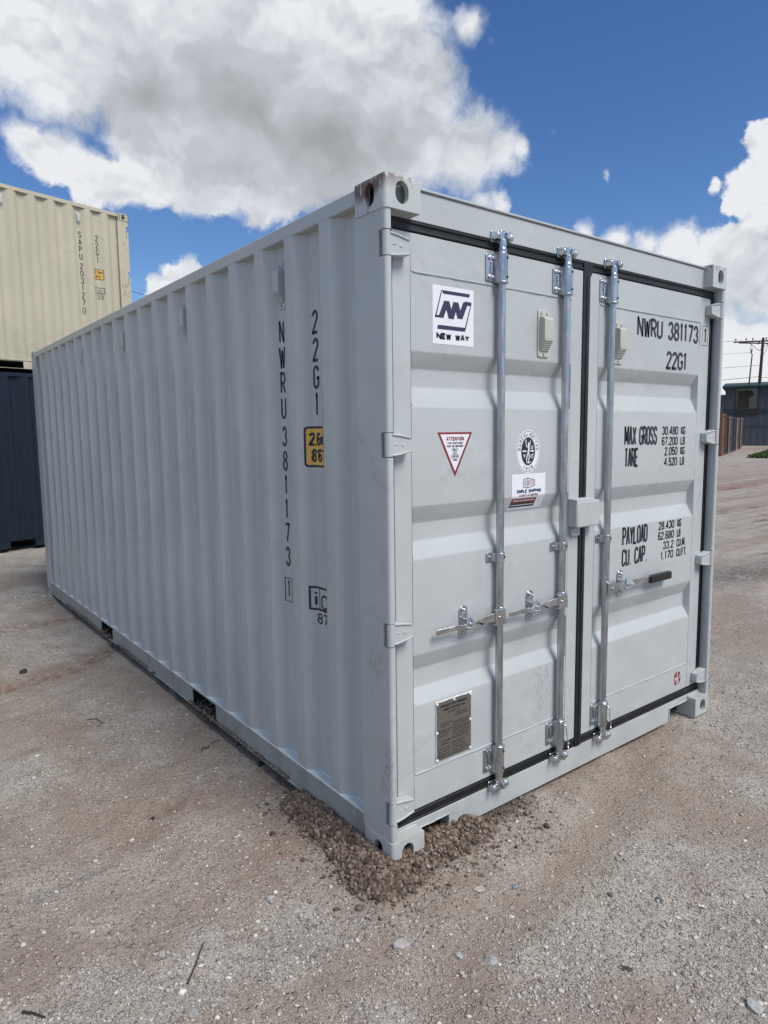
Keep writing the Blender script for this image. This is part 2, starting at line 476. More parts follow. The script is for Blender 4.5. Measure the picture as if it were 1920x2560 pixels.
def ribbon(pts, w):
    """quads of constant width along a 2D polyline"""
    P = [Vector((p[0], p[1])) for p in pts]
    Q = [P[0]]
    for p in P[1:]:
        if (p-Q[-1]).length > 1e-6: Q.append(p)
    P = Q
    closed = (P[0]-P[-1]).length < 1e-5 and len(P) > 3
    # sharp corners are cut square and pushed out a little, like a stencil
    for i in range(1, len(P)-1):
        a_, b_ = (P[i]-P[i-1]).normalized(), (P[i+1]-P[i]).normalized()
        if a_.dot(b_) < 0.55:
            first = P[:i]+[P[i]+a_*w*.38]; rest = [P[i]-b_*w*.38]+P[i+1:]
            return ribbon(first, w)+ribbon(rest, w)
    L, Rr = [], []
    n = len(P)
    for i in range(n):
        if closed:
            a = P[i-1] if i else P[-2]
            b = P[i+1] if i < n-1 else P[1]
        else:
            a = P[max(i-1, 0)]; b = P[min(i+1, n-1)]
        d1 = (P[i]-a); d2 = (b-P[i])
        if d1.length < 1e-9: d1 = d2
        if d2.length < 1e-9: d2 = d1
        d1 = d1.normalized(); d2 = d2.normalized()
        n1 = Vector((-d1.y, d1.x)); n2 = Vector((-d2.y, d2.x))
        m = (n1+n2)
        if m.length < 0.2: m = n2
        m = m.normalized()
        k = w*.5/max(0.45, m.dot(n2))
        L.append(P[i]+m*k); Rr.append(P[i]-m*k)
    return [[L[i], Rr[i], Rr[i+1], L[i+1]] for i in range(n-1)]


def lettering(s, x0, x1, z0, z1, sw, slant=0.0):
    """polygons (with a layer index) of a text fitted into a rectangle"""
    gap = 0.42 if (z1-z0) > 0 else 0
    ws = [NARROW.get(c, 1.0) for c in s]
    tot = sum(ws) + gap*(len(s)-1)
    u = (x1-x0-sw)/tot
    x = x0 + sw/2
    out = []; lay = 0
    for c, w in zip(s, ws):
        for st in GL[c]:
            pts = [(x+p[0]*w*u, z0+sw/2+p[1]*(z1-z0-sw)) for p in st]
            if c == 'I' or c == '1': pass
            for q in ribbon(pts, sw):
                out.append((q, lay))
            lay = (lay+1) % 4
        x += (w+gap)*u
    return out


def column(s, xc, z1, h, step, w, sw):
    """text stacked vertically"""
    out = []
    z = z1
    for c in s:
        if c == ' ':
            z -= step*.5; continue
        ww = w*(1.25 if c in 'WM' else 1.0) * (0.55 if c == '1' else 1)
        for li, st in enumerate(GL[c]):
            pts = [(xc-ww/2+sw/2+p[0]*(ww-sw), z-h+sw/2+p[1]*(h-sw)) for p in st]
            out += [(q, li) for q in ribbon(pts, sw)]
        z -= step
    return out


def rect(x0, z0, x1, z1, lay=0):
    return [([Vector((x0, z0)), Vector((x1, z0)), Vector((x1, z1)), Vector((x0, z1))], lay)]


def rrect(x0, z0, x1, z1, r, n=5):
    return A(x1-r, z1-r, r, r, 0, 90, n) + A(x0+r, z1-r, r, r, 90, 180, n) + A(x0+r, z0+r, r, r, 180, 270, n) + A(x1-r, z0+r, r, r, 270, 360, n)


def poly(pts, lay=0):
    return [([Vector(p) for p in pts], lay)]


def frame(x0, z0, x1, z1, w, lay=0):
    return rect(x0, z0, x1, z0+w, lay) + rect(x0, z1-w, x1, z1, lay) + rect(x0, z0+w, x0+w, z1-w, lay) + rect(x1-w, z0+w, x1, z1-w, lay)


def decal(name, polys, mt, parent, fn, cuts_x=(), cuts_z=(), base=0.0006):
    """polys in (s, z) on a wall; fn(s, z, n) gives the place n metres off the surface; the sheet bends with the wall"""
    bm = bmesh.new()
    for pts, lay in polys:
        vs = [bm.verts.new((p[0], lay*0.0001, p[1])) for p in pts]
        bm.faces.new(vs)
    xs_ = [v.co.x for v in bm.verts]; zs_ = [v.co.z for v in bm.verts]
    cuts_x = [c for c in cuts_x if min(xs_) < c < max(xs_)]
    cuts_z = [c for c in cuts_z if min(zs_) < c < max(zs_)]
    for c in cuts_x:
        bmesh.ops.bisect_plane(bm, geom=bm.verts[:]+bm.edges[:]+bm.faces[:], plane_co=(c, 0, 0), plane_no=(1, 0, 0))
    for c in cuts_z:
        bmesh.ops.bisect_plane(bm, geom=bm.verts[:]+bm.edges[:]+bm.faces[:], plane_co=(0, 0, c), plane_no=(0, 0, 1))
    for v in bm.verts:
        v.co = fn(v.co.x, v.co.z, base+v.co.y)
    me = bpy.data.meshes.new(name)
    bm.to_mesh(me); bm.free()
    me.materials.append(mt)
    o = bpy.data.objects.new(name, me)
    COL.objects.link(o)
    o.parent = parent
    return o


# ------------------------------------------------------------------ container pieces
CW, CLN, CH = 2.438, 6.058, 2.591
E0, PITCH, NRIB = 0.435, 0.2775, 20
XO, XI = 0.005, 0.048


def round_profile(pts, r=.010, n=3):
    out = [pts[0]]
    for a, b, c in zip(pts[:-2], pts[1:-1], pts[2:]):
        A_, B_, C_ = Vector(a), Vector(b), Vector(c)
        u = (A_-B_); v = (C_-B_)
        k = min(r, u.length*.45, v.length*.45)
        p, q = B_+u.normalized()*k, B_+v.normalized()*k
        for i in range(n+1):
            t = i/n
            w = p*(1-t)**2+B_*2*t*(1-t)+q*t*t
            out.append((w.x, w.y))
    return out+[pts[-1]]


def side_profile():
    pr = [(0.186, XI), (E0-.072-.0675, XI)]
    for k in range(NRIB):
        e = E0+PITCH*k
        pr += [(e-.072, XO), (e, XO)]
        if k < NRIB-1:
            pr += [(e+.068, XI), (e+.1375, XI)]
    pr += [(E0+PITCH*(NRIB-1)+.068, XI), (CLN-.186, XI)]
    return pr


SP = round_profile(side_profile(), .006)
SPY = [p[0] for p in SP]; SPX = [p[1] for p in SP]


def side_x(y):
    return float(np.interp(y, SPY, SPX))


def side_fn(s, z, n):
    """s is measured from the door end; text reads towards the door end"""
    y = -s
    return Vector((side_x(y)-n, y, z))


def side_sheet(mirror=False):
    mb = MB()
    ks = [0.158, 2.535]
    vs = []
    for y, x in SP:
        for z in ks:
            vs.append((CW-x if mirror else x, y, z))
    mb.add(vs, [(2*i, 2*i+2, 2*i+3, 2*i+1) for i in range(len(SP)-1)])
    return mb


def build_casting(ox, oy, top, mt, parent, rounded=True):
    """hollow steel corner fitting with its oval slots, cut out of a bevelled block"""
    x0, x1 = (0, 0.162) if ox == 0 else (CW-0.162, CW)
    y0, y1 = (0, 0.178) if oy == 0 else (CLN-0.178, CLN)
    z0, z1 = (CH-0.118, CH) if top else (0, 0.118)
    mb = MB().box(x0, y0, z0, x1, y1, z1)
    me = mb.mesh('tmp')
    bm = bmesh.new(); bm.from_mesh(me)
    ex = 0.0 if ox == 0 else CW
    ey = 0.0 if oy == 0 else CLN
    corner = [e for e in bm.edges if all(abs(v.co.x-ex) < 1e-5 and abs(v.co.y-ey) < 1e-5 for v in e.verts)]
    bmesh.ops.bevel(bm, geom=corner, offset=0.016, segments=4, affect='EDGES', profile=0.5)
    ez = CH if top else 0.0
    rim = [e for e in bm.edges if all(abs(v.co.z-ez) < 1e-5 for v in e.verts) and (all(abs(v.co.x-ex) < 0.017 for v in e.verts) or all(abs(v.co.y-ey) < 0.017 for v in e.verts))]
    bmesh.ops.bevel(bm, geom=rim, offset=0.009, segments=3, affect='EDGES', profile=0.5)
    bm.to_mesh(me); bm.free()
    o = bpy.data.objects.new('corner_casting', me)
    COL.objects.link(o)
    cut = MB()
    cx, cy, cz = (x0+x1)/2, (y0+y1)/2, (z0+z1)/2
    t = 0.022

    def stadium(w, h):
        r = w/2
        return [(r*math.cos(R(a)), (h/2-r)+r*math.sin(R(a))) for a in range(0, 181, 20)] + [(r*math.cos(R(a)), -(h/2-r)+r*math.sin(R(a))) for a in range(180, 361, 20)]
    fy0, fy1 = (y0-.02, y0+t+.01) if oy == 0 else (y1-t-.01, y1+.02)
    fx0, fx1 = (x0-.02, x0+t+.01) if ox == 0 else (x1-t-.01, x1+.02)
    hx = cx + (-.004 if ox == 0 else .004)
    cut.prism(stadium(0.060, 0.078), fy0, fy1, lambda p, q, a: (hx+p, a, cz+q))
    cut2 = MB().prism(stadium(0.054, 0.080), fx0, fx1, lambda p, q, a: (a, cy+p, cz+q))
    cut3 = MB().prism(stadium(0.064, 0.124), (z1-t-.01 if top else z0-.02), (z1+.02 if top else z0+t+.01), lambda p, q, a: (cx+p*1.0, cy+q*.9, a))
    cut4 = MB().box(x0+t, y0+t, z0+t, x1-t, y1-t, z1-t)
    tmp = []
    for cc in (cut4, cut, cut2, cut3):
        c = bpy.data.objects.new('tmpcut', cc.mesh('tmpcut')); COL.objects.link(c); tmp.append(c)
        md = o.modifiers.new('b', 'BOOLEAN'); md.operation = 'DIFFERENCE'; md.object = c; md.solver = 'EXACT'
    dg = bpy.context.evaluated_depsgraph_get()
    nm = bpy.data.meshes.new_from_object(o.evaluated_get(dg))
    o.modifiers.clear(); o.data = nm
    for c in tmp: bpy.data.objects.remove(c)
    nm.materials.clear(); nm.materials.append(mt)
    for p_ in nm.polygons: p_.use_smooth = True; p_.material_index = 0
    nm.set_sharp_from_angle(angle=R(32))
    o.parent = parent
    return o


HZ = (2.357, 1.651, 0.942, 0.232)      # hinge heights
HH = 0.043


def post_mesh(side, front):
    mb = MB()
    def X(x): return x if side == 0 else CW-x
    def Y(y): return y if front else CLN-y
    z0, z1 = 0.118, CH-0.118
    if front:
        mb.box(min(X(.0035), X(.034)), .044, z0, max(X(.0035), X(.034)), .190, z1)
        lobe = [(.0035, .044)] + A(.0155, .0165, .012, .0125, 180, 270, 5) + A(.024, .0145, .010, .0105, 270, 360, 5) + [(.034, .044)]
        zs = [z1]
        for h in HZ: zs += [h+HH+.003, h-HH-.003]
        zs += [z0]
        for i in range(0, len(zs), 2):
            mb.prism([(X(p), q) for p, q in lobe], zs[i+1], zs[i], lambda p, q, a: (p, q, a))
    else:
        mb.box(min(X(.0035), X(.05)), Y(.186) if not front else 0, z0, max(X(.0035), X(.05)), Y(.0035), z1)
    return mb


def vent_mesh(place):
    """louvred vent cover; place(u, n, z): u across, n out of the wall, z up, origin at its middle"""
    mb = MB()
    mb.prism(rrect(-.038, -.102, .038, .102, .012), 0, .005, lambda p, q, a: place(p, a, q))
    w = .030
    pr = [(0.004, .072), (.030, .066), (.036, .058), (.036, -.028), (.008, -.075), (0.004, -.075)]
    mb.prism(pr, -w, w, lambda p, q, a: place(a, p, q))
    for i in range(6):
        t = i/6+.08
        n = .036+(.008-.036)*t; z = -.028+(-.075+.028)*t
        mb.prism([(n+.003, z), (n, z+.003), (n-.004, z-.003), (n, z-.005)], -w+.004, w-.004, lambda p, q, a: place(a, p, q))
    mb2 = MB()
    for u, z in ((-.018, .086), (.018, .086), (0, -.088)):
        p0 = place(u, .004, z); p1 = place(u, .011, z)
        mb2.cyl(p0, p1, .007, .005, 8)
    return mb, mb2


def side_rails(mirror, mt, parent, pockets=((1.66, 2.005), (3.68, 4.005)), mb_=None):
    def bx(mb, x0, y0, z0, x1, y1, z1):
        if mirror: x0, x1 = CW-x1, CW-x0
        return mb.box(x0, y0, z0, x1, y1, z1)
    t = MB()
    bx(t, .004, .178, 2.522, .064, CLN-.178, 2.577)
    t.build('top_side_rail', mt, parent, bevel=.004)
    b = MB()
    ys = [.178] + [v for p in pockets for v in p] + [CLN-.178]
    for i in range(0, len(ys), 2):
        bx(b, .010, ys[i], .048, .016, ys[i+1], .158)
    for (a, c) in pockets:
        bx(b, .010, a, .146, .016, c, .158)
    bx(b, .002, .178, .158, .075, CLN-.178, .165)
    bx(b, .001, .178, .042, .016, CLN-.178, .048)
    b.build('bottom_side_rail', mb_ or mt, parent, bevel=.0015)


def pocket_tunnels(parent, pockets=((1.66, 2.005), (3.68, 4.005))):
    mb = MB()
    for a, c in pockets:
        for x0, x1 in ((.017, CW-.017),):
            mb.box(x0, a-.006, .049, x1, a-.001, .1455)
            mb.box(x0, c+.001, .049, x1, c+.006, .1455)
            mb.box(x0+.01, a-.006, .1460, x1-.01, c+.006, .150)
    mb.build('forklift_pocket', M_black, parent)


def shell(parent, mt, mt_cast, mt_post, doors=True):
    for ox in (0, 1):
        for oy in (0, 1):
            for tp in (True, False):
                build_casting(ox, oy, tp, mt_cast, parent)
    for sd_ in (0, 1):
        for fr in (True, False):
            post_mesh(sd_, fr).build('corner_post', mt_post, parent, smooth=True)
    sides = []
    for mir in (False, True):
        o = side_sheet(mir).build('side_panel', mt, parent, smooth=True, angle=60)
        sides.append(o)
        side_rails(mir, mt, parent, mb_=M_rail_shade)
    # roof with shallow cross corrugations
    mb = MB(); vs = []; n = 0
    ys = np.arange(.10, CLN-.10, .105)
    for i, y in enumerate(ys):
        z = 2.572 + (.012 if i % 2 else 0)
        vs += [(.05, y, z), (CW-.05, y, z), (.05, y+.07, z), (CW-.05, y+.07, z)]
    fs = []
    for i in range(len(ys)):
        fs.append((4*i, 4*i+1, 4*i+3, 4*i+2))
        if i: fs.append((4*i-2, 4*i-1, 4*i+1, 4*i))
    mb.add(vs, fs)
    mb.build('roof', mt, parent)
    # far end wall and underside
    mb = MB(); vs = []; k = 0; x = .05; prof = []
    while x < CW-.05:
        prof += [(x, CLN-.05), (x+.11, CLN-.05), (x+.128, CLN-.092), (x+.232, CLN-.092)]
        x += .25
    prof = [p for p in prof if p[0] < CW-.05] + [(CW-.05, CLN-.05)]
    for p in prof: vs += [(p[0], p[1], .14), (p[0], p[1], 2.50)]
    mb.add(vs, [(2*i, 2*i+2, 2*i+3, 2*i+1) for i in range(len(prof)-1)])
    mb.build('end_wall', mt, parent)
    MB().box(.162, CLN-.06, 2.47, CW-.162, CLN-.004, 2.585).build('end_rail', mt, parent, bevel=.004)
    MB().box(.162, CLN-.06, .02, CW-.162, CLN-.004, .135).build('end_rail', mt, parent, bevel=.004)
    MB().box(.055, .11, .135, CW-.055, CLN-.10, .150).build('floor', M_black, parent)
    pocket_tunnels(parent)
    return sides


# ------------------------------------------------------------------ main container
main = empty('shipping_container', 'light grey steel shipping container with closed double doors in the middle of the yard', 'container')
sides = shell(main, M_side, M_cast, M_post)
side = sides[0]
tag(side, 'side wall with black upright numbers and small vents')

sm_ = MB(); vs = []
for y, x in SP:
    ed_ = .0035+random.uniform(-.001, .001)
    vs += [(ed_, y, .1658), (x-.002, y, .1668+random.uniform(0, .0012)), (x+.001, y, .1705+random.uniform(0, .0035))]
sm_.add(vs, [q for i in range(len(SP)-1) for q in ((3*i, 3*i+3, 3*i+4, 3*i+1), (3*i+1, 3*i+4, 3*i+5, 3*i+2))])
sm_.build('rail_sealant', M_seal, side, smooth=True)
for k in (1, 5, 9, 13):
    yc = E0+PITCH*k+.103
    pl_ = lambda u, n, z, yc=yc: (XI-n, yc-u*.84, 2.352+z)
    a_, b_ = vent_mesh(pl_)
    a_.build('vent', M_side, side, bevel=.0025)
    b_.build('vent_screw', M_zinc, side, smooth=True)

SC = [-y for y in SPY]


def side_decal(name, polys, mt, parent=side, base=.0009):
    return decal(name, polys, mt, parent, side_fn, cuts_x=SC, base=base)


yn = 0.828
txt = column('NWRU', -yn, 2.205, .100, .1135, .045, .0128) + column('381173', -yn, 1.733, .094, .1115, .045, .0128)
txt += column('1', -yn, 1.015, .082, .1, .043, .011)
txt += frame(-yn-.030, .913, -yn+.030, 1.026, .0035)
side_decal('container_number', txt, M_ink)
yn = 0.545
side_decal('size_code', column('22G1', -yn, 2.21, .100, .1135, .048, .0138), M_ink)
xa, xb = -yn-.070, -yn+.075
za, zb = 1.553, 1.728
side_decal('height_label', poly(rrect(xa, za, xb, zb, .016)), M_ink, base=.0006)
side_decal('height_label_face', poly(rrect(xa+.010, za+.010, xb-.010, zb-.010, .009)), M_yellow, base=.0011)
side_decal('height_label_text', lettering('2,6m', xa+.020, xb-.016, za+.092, zb-.026, .0115) + lettering('8\'6"', xa+.030, xb-.022, za+.022, za+.080, .0115), M_ink, base=.0016)
xa, xb = -yn-.066, -yn+.070
t_ = frame(xa, .922, xb, 1.030, .010) + rect(xa+.050, .932, xa+.055, 1.020)
t_ += lettering('i', xa+.018, xa+.044, .940, 1.010, .012) + lettering('c', xa+.064, xa+.118, .932, 1.030, .010)
t_ += lettering('87', xa+.034, xa+.118, .862, .912, .008)
side_decal('rail_code', t_, M_ink)

# ---- front frame
YF = .055          # face of doors, header and sill
hd = MB().box(.0345, .053, 2.468, CW-.0345, .105, 2.572)
hd.add(*([(0.162, .046, 2.577), (CW-.162, .046, 2.577), (CW-.162, .12, 2.577), (.162, .12, 2.577), (.162, .046, 2.586), (CW-.162, .046, 2.586), (CW-.162, .12, 2.586), (.162, .12, 2.586)],
         [(3,2,1,0),(4,5,6,7),(0,1,5,4),(1,2,6,5),(2,3,7,6),(3,0,4,7)]))
hd.box(.162, .054, 2.5725, CW-.162, .104, 2.5765)
header = hd.build('door_header', M_door, main, bevel=.003)
sill_poly = [(.163, .118), (.0345, .118), (.0345, .133), (CW-.0345, .133), (CW-.0345, .118), (CW-.163, .118), (CW-.163, .095), (2.078, .095), (2.078, .016), (.343, .016), (.343, .095), (.163, .095)]
sl = MB().prism(sill_poly[::-1], .053, .11, lambda p, q, a: (p, a, q))
sill = sl.build('door_sill', M_door, main, bevel=.0025)
# bright weld beads round the sill notches
wb = MB()
def bead(mb, p0, p1, r=.003, n=14, j=.0012):
    pts = []
    for i in range(n+1):
        t = i/n
        pts.append(Vector(p0).lerp(Vector(p1), t)+Vector((random.uniform(-j, j), random.uniform(-j, j), random.uniform(-j, j))))
    mb.tube(pts, [r*random.uniform(.7, 1.3) for _ in pts], 6)
bead(wb, (.165, .051, .098), (.345, .051, .098)); bead(wb, (.345, .051, .098), (.345, .051, .018))
bead(wb, (2.076, .051, .098), (2.274, .051, .098)); bead(wb, (2.076, .051, .098), (2.076, .051, .018))
bead(wb, (.036, .05, .121), (.16, .05, .121), .004); bead(wb, (CW-.036, .05, .121), (CW-.16, .05, .121), .004)
wb.build('weld_bead', M_cast, sill, smooth=True)
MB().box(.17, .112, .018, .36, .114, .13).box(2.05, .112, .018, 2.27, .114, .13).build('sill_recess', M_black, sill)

def door_fn(s, z, n):
    return Vector((s, door_y(z)-n, z))


TR = ((2.000, 1.937, 1.868, 1.790), (1.412, 1.343, 1.272, 1.203), (.822, .750, .672, .612))
DZ, DY = [], []
for (a, b, c, d) in TR[::-1]:
    DZ += [d, c, b, a]; DY += [YF+.001, YF+.036, YF+.036, YF+.001]
_pp = round_profile([(.33, YF+.001)]+list(zip(DZ, DY))+[(2.286, YF+.001)], .005)
DZ = [p[0] for p in _pp]; DY = [p[1] for p in _pp]


def door_y(z):
    return float(np.interp(z, DZ, DY))


def door_leaf(x0, x1, px0, px1, label):
    mb = MB()
    z0, z1 = .180, 2.424
    mb.box(x0, YF, z0, px0, YF+.05, z1)
    mb.box(px1, YF, z0, x1, YF+.05, z1)
    mb.box(px0+.0005, YF, z0, px1-.0005, YF+.05, .330)
    mb.box(px0+.0005, YF, 2.286, px1-.0005, YF+.05, z1)
    o = mb.build('door', M_door, main, bevel=.003)
    tag(o, label)
    sh = MB()
    zs = DZ
    e = .008
    xs = [px0+.001, px0+e, px1-e, px1-.001]
    vs = []
    for z in zs:
        y = door_y(z)
        for x in xs:
            vs.append((x, YF+.001 if x in (xs[0], xs[3]) else y, z))
    fs = []
    for i in range(len(zs)-1):
        for j in range(3):
            fs.append((4*i+j, 4*i+j+1, 4*i+5+j, 4*i+4+j))
    sh.add(vs, fs)
    p = sh.build('door_panel', M_door, o, smooth=True, angle=50)
    MB().box(x0+.01, YF+.052, z0+.01, x1-.01, YF+.060, z1-.01).build('door_lining', M_black, o)
    # weld seams
    w = MB()
    bead(w, (px0+.012, YF-.0006, 2.287), (px1-.005, YF-.0006, 2.287), .0030, 30, .0005)
    bead(w, (px0+.005, YF-.0006, .329), (px1-.005, YF-.0006, .329), .0032, 30, .0007)
    w.build('weld_seam', M_door, o, smooth=True)
    return o


doorL = door_leaf(.072, 1.194, .158, 1.115, 'left door carrying stickers, a data plate and two locking bars')
doorR = door_leaf(1.244, 2.366, 1.322, 2.262, 'right door with weight lettering and a black gripped handle')

# gaskets
def gasket(parent, a, b, z0, z1, horizontal):
    mb = MB()
    if horizontal:
        mb.box(a, YF+.002, z0, b, YF+.03, z1)
        mb.box(a, YF-.004, z0+.004, b, YF+.0015, z0+.012)
        mb.box(a, YF-.004, z1-.012, b, YF+.0015, z1-.004)
    else:
        mb.box(a, YF+.002, z0, b, YF+.03, z1)
        mb.box(a+.003, YF-.004, z0, a+.011, YF+.0015, z1)
        mb.box(b-.011, YF-.004, z0, b-.003, YF+.0015, z1)
    return mb.build('door_gasket', M_rubber, parent, bevel=.002)


gasket(doorL, .036, 1.1945, 2.4245, 2.4675, True)
gasket(doorL, .036, 1.1945, .1335, .1795, True)
gasket(doorL, .036, .0715, .180, 2.424, False)
gasket(doorR, 1.2435, CW-.036, 2.4245, 2.4675, True)
gasket(doorR, 1.2435, CW-.036, .1335, .1795, True)
gasket(doorR, 2.3665, CW-.036, .180, 2.424, False)
gc = MB()
gc.prism([(1.1945, .1335), (1.2435, .1335), (1.2435, 2.40), (1.262, 2.425), (1.262, 2.448), (1.240, 2.470), (1.200, 2.470), (1.1945, 2.445)][::1], YF-.006, YF+.03, lambda p, q, a: (p, a, q))
gc.build('door_gasket', M_rubber, doorR, bevel=.003)
MB().box(1.215, YF-.010, .14, 1.236, YF-.0065, 2.40).build('gasket_lip', M_rubber, doorR, bevel=.001)

# hinges
def hinge(parent, side_, z):
    def X(x): return x if side_ == 0 else CW-x
    mb = MB()
    mb.cyl((X(.0185), .019, z-HH), (X(.0185), .019, z+HH), .0150, n=20)
    pl = [(.028, z-HH+.001), (.028, z+HH-.001), (.058, z+HH-.002), (.075, z+.036), (.124, z+.026), (.128, z+.020), (.128, z-.024), (.122, z-.029), (.072, z-.040), (.055, z-HH+.002)]
    ml = MB().prism([(X(p), q) for p, q in pl], .017, .0535, lambda p, q, a: (p, a, q))
    rb = MB()
    for zz_, sg in ((.034, 1), (-.034, -1)):
        rb.tube([(X(.034), .016, z+zz_*1.12), (X(.070), .0155, z+zz_*1.0), (X(.122), .0165, z+zz_*.72)], .0045, 6)
    rb.cyl((X(.084), .0185, z), (X(.084), .0150, z), .0085, .007, 14)
    rb.box(min(X(.044), X(.064)), .0150, z-.001, max(X(.044), X(.064)), .0185, z+.003)
    pin = MB().cyl((X(.0185), .019, z-HH-.0025), (X(.0185), .019, z+HH+.0025), .0062, n=10)
    mb.v += []; o = MB(); o.add(mb.v, mb.f); o.add(ml.v, ml.f); o.add(rb.v, rb.f); o.add(pin.v, pin.f)
    return o.build('hinge', M_post if side_ == 0 else M_door, parent, bevel=.0025)


for h in HZ:
    hinge(doorL, 0, h); hinge(doorR, 1, h)

# locking gear
YR = .030
RX = (.6225, 1.044, 1.391)


def locking_gear(x, door, cable):
    rod = MB()
    rod.lathe((x, YR, 0), [(.0165, .318), (.0165, 2.302)], 24)
    o = rod.build('locking_bar', M_galv, door, smooth=True)
    # top and bottom guides
    for top in (True, False):
        gm = MB()
        z0, z1 = (2.297, 2.412) if top else (.205, .322)
        gm.prism(rrect(x-.072, z0+.004, x-.018, z1-.004, .008), YF-.006, YF-.0005, lambda p, q, a: (p, a, q))
        # formed sleeve around the bar
        sec = [(x-.030, YF-.003), (x-.0255, .030)] + A(x, YR, .0255, .0235, 180, 360, 10) + [(x+.0255, .045), (x+.026, YF-.0015), (x+.018, YF-.0015)]
        gm.prism(sec[::-1], z0, z1, lambda p, q, a: (p, q, a))
        zc = z0-.006 if top else z1-.004
        gm.lathe((x, YR, zc), [(.018, 0), (.0268, .0015), (.0268, .009), (.018, .0105)], 22)
        gm.build('bar_guide', M_galv, door, bevel=.002)
        bm_ = MB()
        for zz_ in (z0+.020, z1-.020):
            bm_.cyl((x-.052, YF-.006, zz_), (x-.052, YF-.014, zz_), .0095, .0075, 6)
            bm_.cyl((x-.034, YF-.007, zz_), (x-.034, YF-.013, zz_), .007, .006, 10)
        bm_.box(x-.047, YF-.0115, z0+.032, x-.042, YF-.006, z1-.032)
        bm_.build('guide_bolt', M_zinc, door, bevel=.001)
        hm = MB()
        for zz_ in (z0+.020, z1-.020):
            hm.cyl((x+.0085, YR-.0222, zz_), (x+.0092, YR-.0245, zz_), .0055, .0055, 8)
            hm.v = hm.v
        hm.build('guide_hole', M_black, door)
        # cam end of the bar and the keeper it hooks into
        cm = MB()
        s = 1 if top else -1
        zb = z1 if top else z0
        cm.lathe((x, YR, min(zb, zb+s*.052)), [(.0200, 0), (.0200, .016), (.0178, .019), (.0178, .052)] if top else [(.0178, 0), (.0178, .033), (.020, .036), (.0200, .052)], 20)
        zt = zb+s*.052
        cam = [(-.024, -.010), (-.030, .006), (-.016, .020), (.000, .012), (.016, .026), (.030, .018), (.028, -.004), (.014, -.014)]
        cm.prism([(x+p, YR-.001+q*.75) for p, q in cam], min(zt, zt+s*.012), max(zt, zt+s*.012), lambda p, q, a: (p, q, a))
        cm.prism([(x+p*.62, YR-.003+q*.5) for p, q in cam], min(zt+s*.010, zt+s*.034), max(zt+s*.010, zt+s*.034), lambda p, q, a: (p, q, a))
        cm.box(x+.010, YR-.020, min(zt+s*.004, zt+s*.030), x+.032, YR+.004, max(zt+s*.004, zt+s*.030))
        cm.build('cam', M_zinc, header if top else sill, bevel=.003)
        kp = MB()
        zk = zt+s*.014
        kp.prism(rrect(x-.046, zk-.024, x+.046, zk+.022, .006), .046, .0528, lambda p, q, a: (p, a, q))
        for sx in (-1, 1):
            hook = [(.046, -.017), (.030, -.020), (.014, -.016), (.006, -.004), (.010, .008), (.020, .012), (.022, .002), (.034, .000), (.046, .004)]
            kp.prism([(q_, zk+s*w_) for q_, w_ in hook], x+sx*.038-.009, x+sx*.038+.009, lambda p, q, a: (a, p, q))
        kp.build('cam_keeper', M_zinc, header if top else sill, bevel=.003)
    # middle clip
    mc = MB()
    mc.prism(rrect(x-.060, 1.146, x-.020, 1.186, .006), YF-.005, YF-.0005, lambda p, q, a: (p, a, q))
    sec = [(x-.030, YF-.004), (x-.0205, .040)] + A(x, YR, .0205, .0205, 180, 360, 10) + [(x+.0205, .045), (x+.021, YF-.0015), (x+.016, YF-.0015)]
    mc.prism(sec[::-1], 1.146, 1.184, lambda p, q, a: (p, q, a))
    mc.cyl((x-.043, YF-.005, 1.166), (x-.043, YF-.012, 1.166), .008, .006, 8)
    mc.build('bar_clip', M_galv, door, bevel=.0015)
    MB().cyl((x+.0078, YR-.0192, 1.166), (x+.0085, YR-.0215, 1.166), .0048, .0048, 8).build('guide_hole', M_black, door)
    if cable:
        cb = MB()
        pts = []
        for i in range(26):
            t = i/25
            xx = x-.028+.060*min(1, t*1.9)+.006*math.sin(t*9)
            zz_ = .325-.055*math.sin(min(1, t*1.7)*math.pi*.5)**1.4-.150*max(0, t-.42)
            yy = YR-.026-.010*math.sin(min(t*2, 1)*math.pi)
            pts.append((xx+.0018*math.sin(i*2.4), yy+.0018*math.cos(i*2.4), zz_))
        cb.tube(pts, .0021, 6)
        cb.tube([(p[0]+.0022*math.cos(i*2.1), p[1]-.002*math.sin(i*2.1), p[2]+.001) for i, p in enumerate(pts)], .0017, 6)
        cb.build('steel_wire', M_zinc, door, smooth=True)


locking_gear(RX[0], doorL, False)
locking_gear(RX[1], doorL, True)
locking_gear(RX[2], doorR, True)


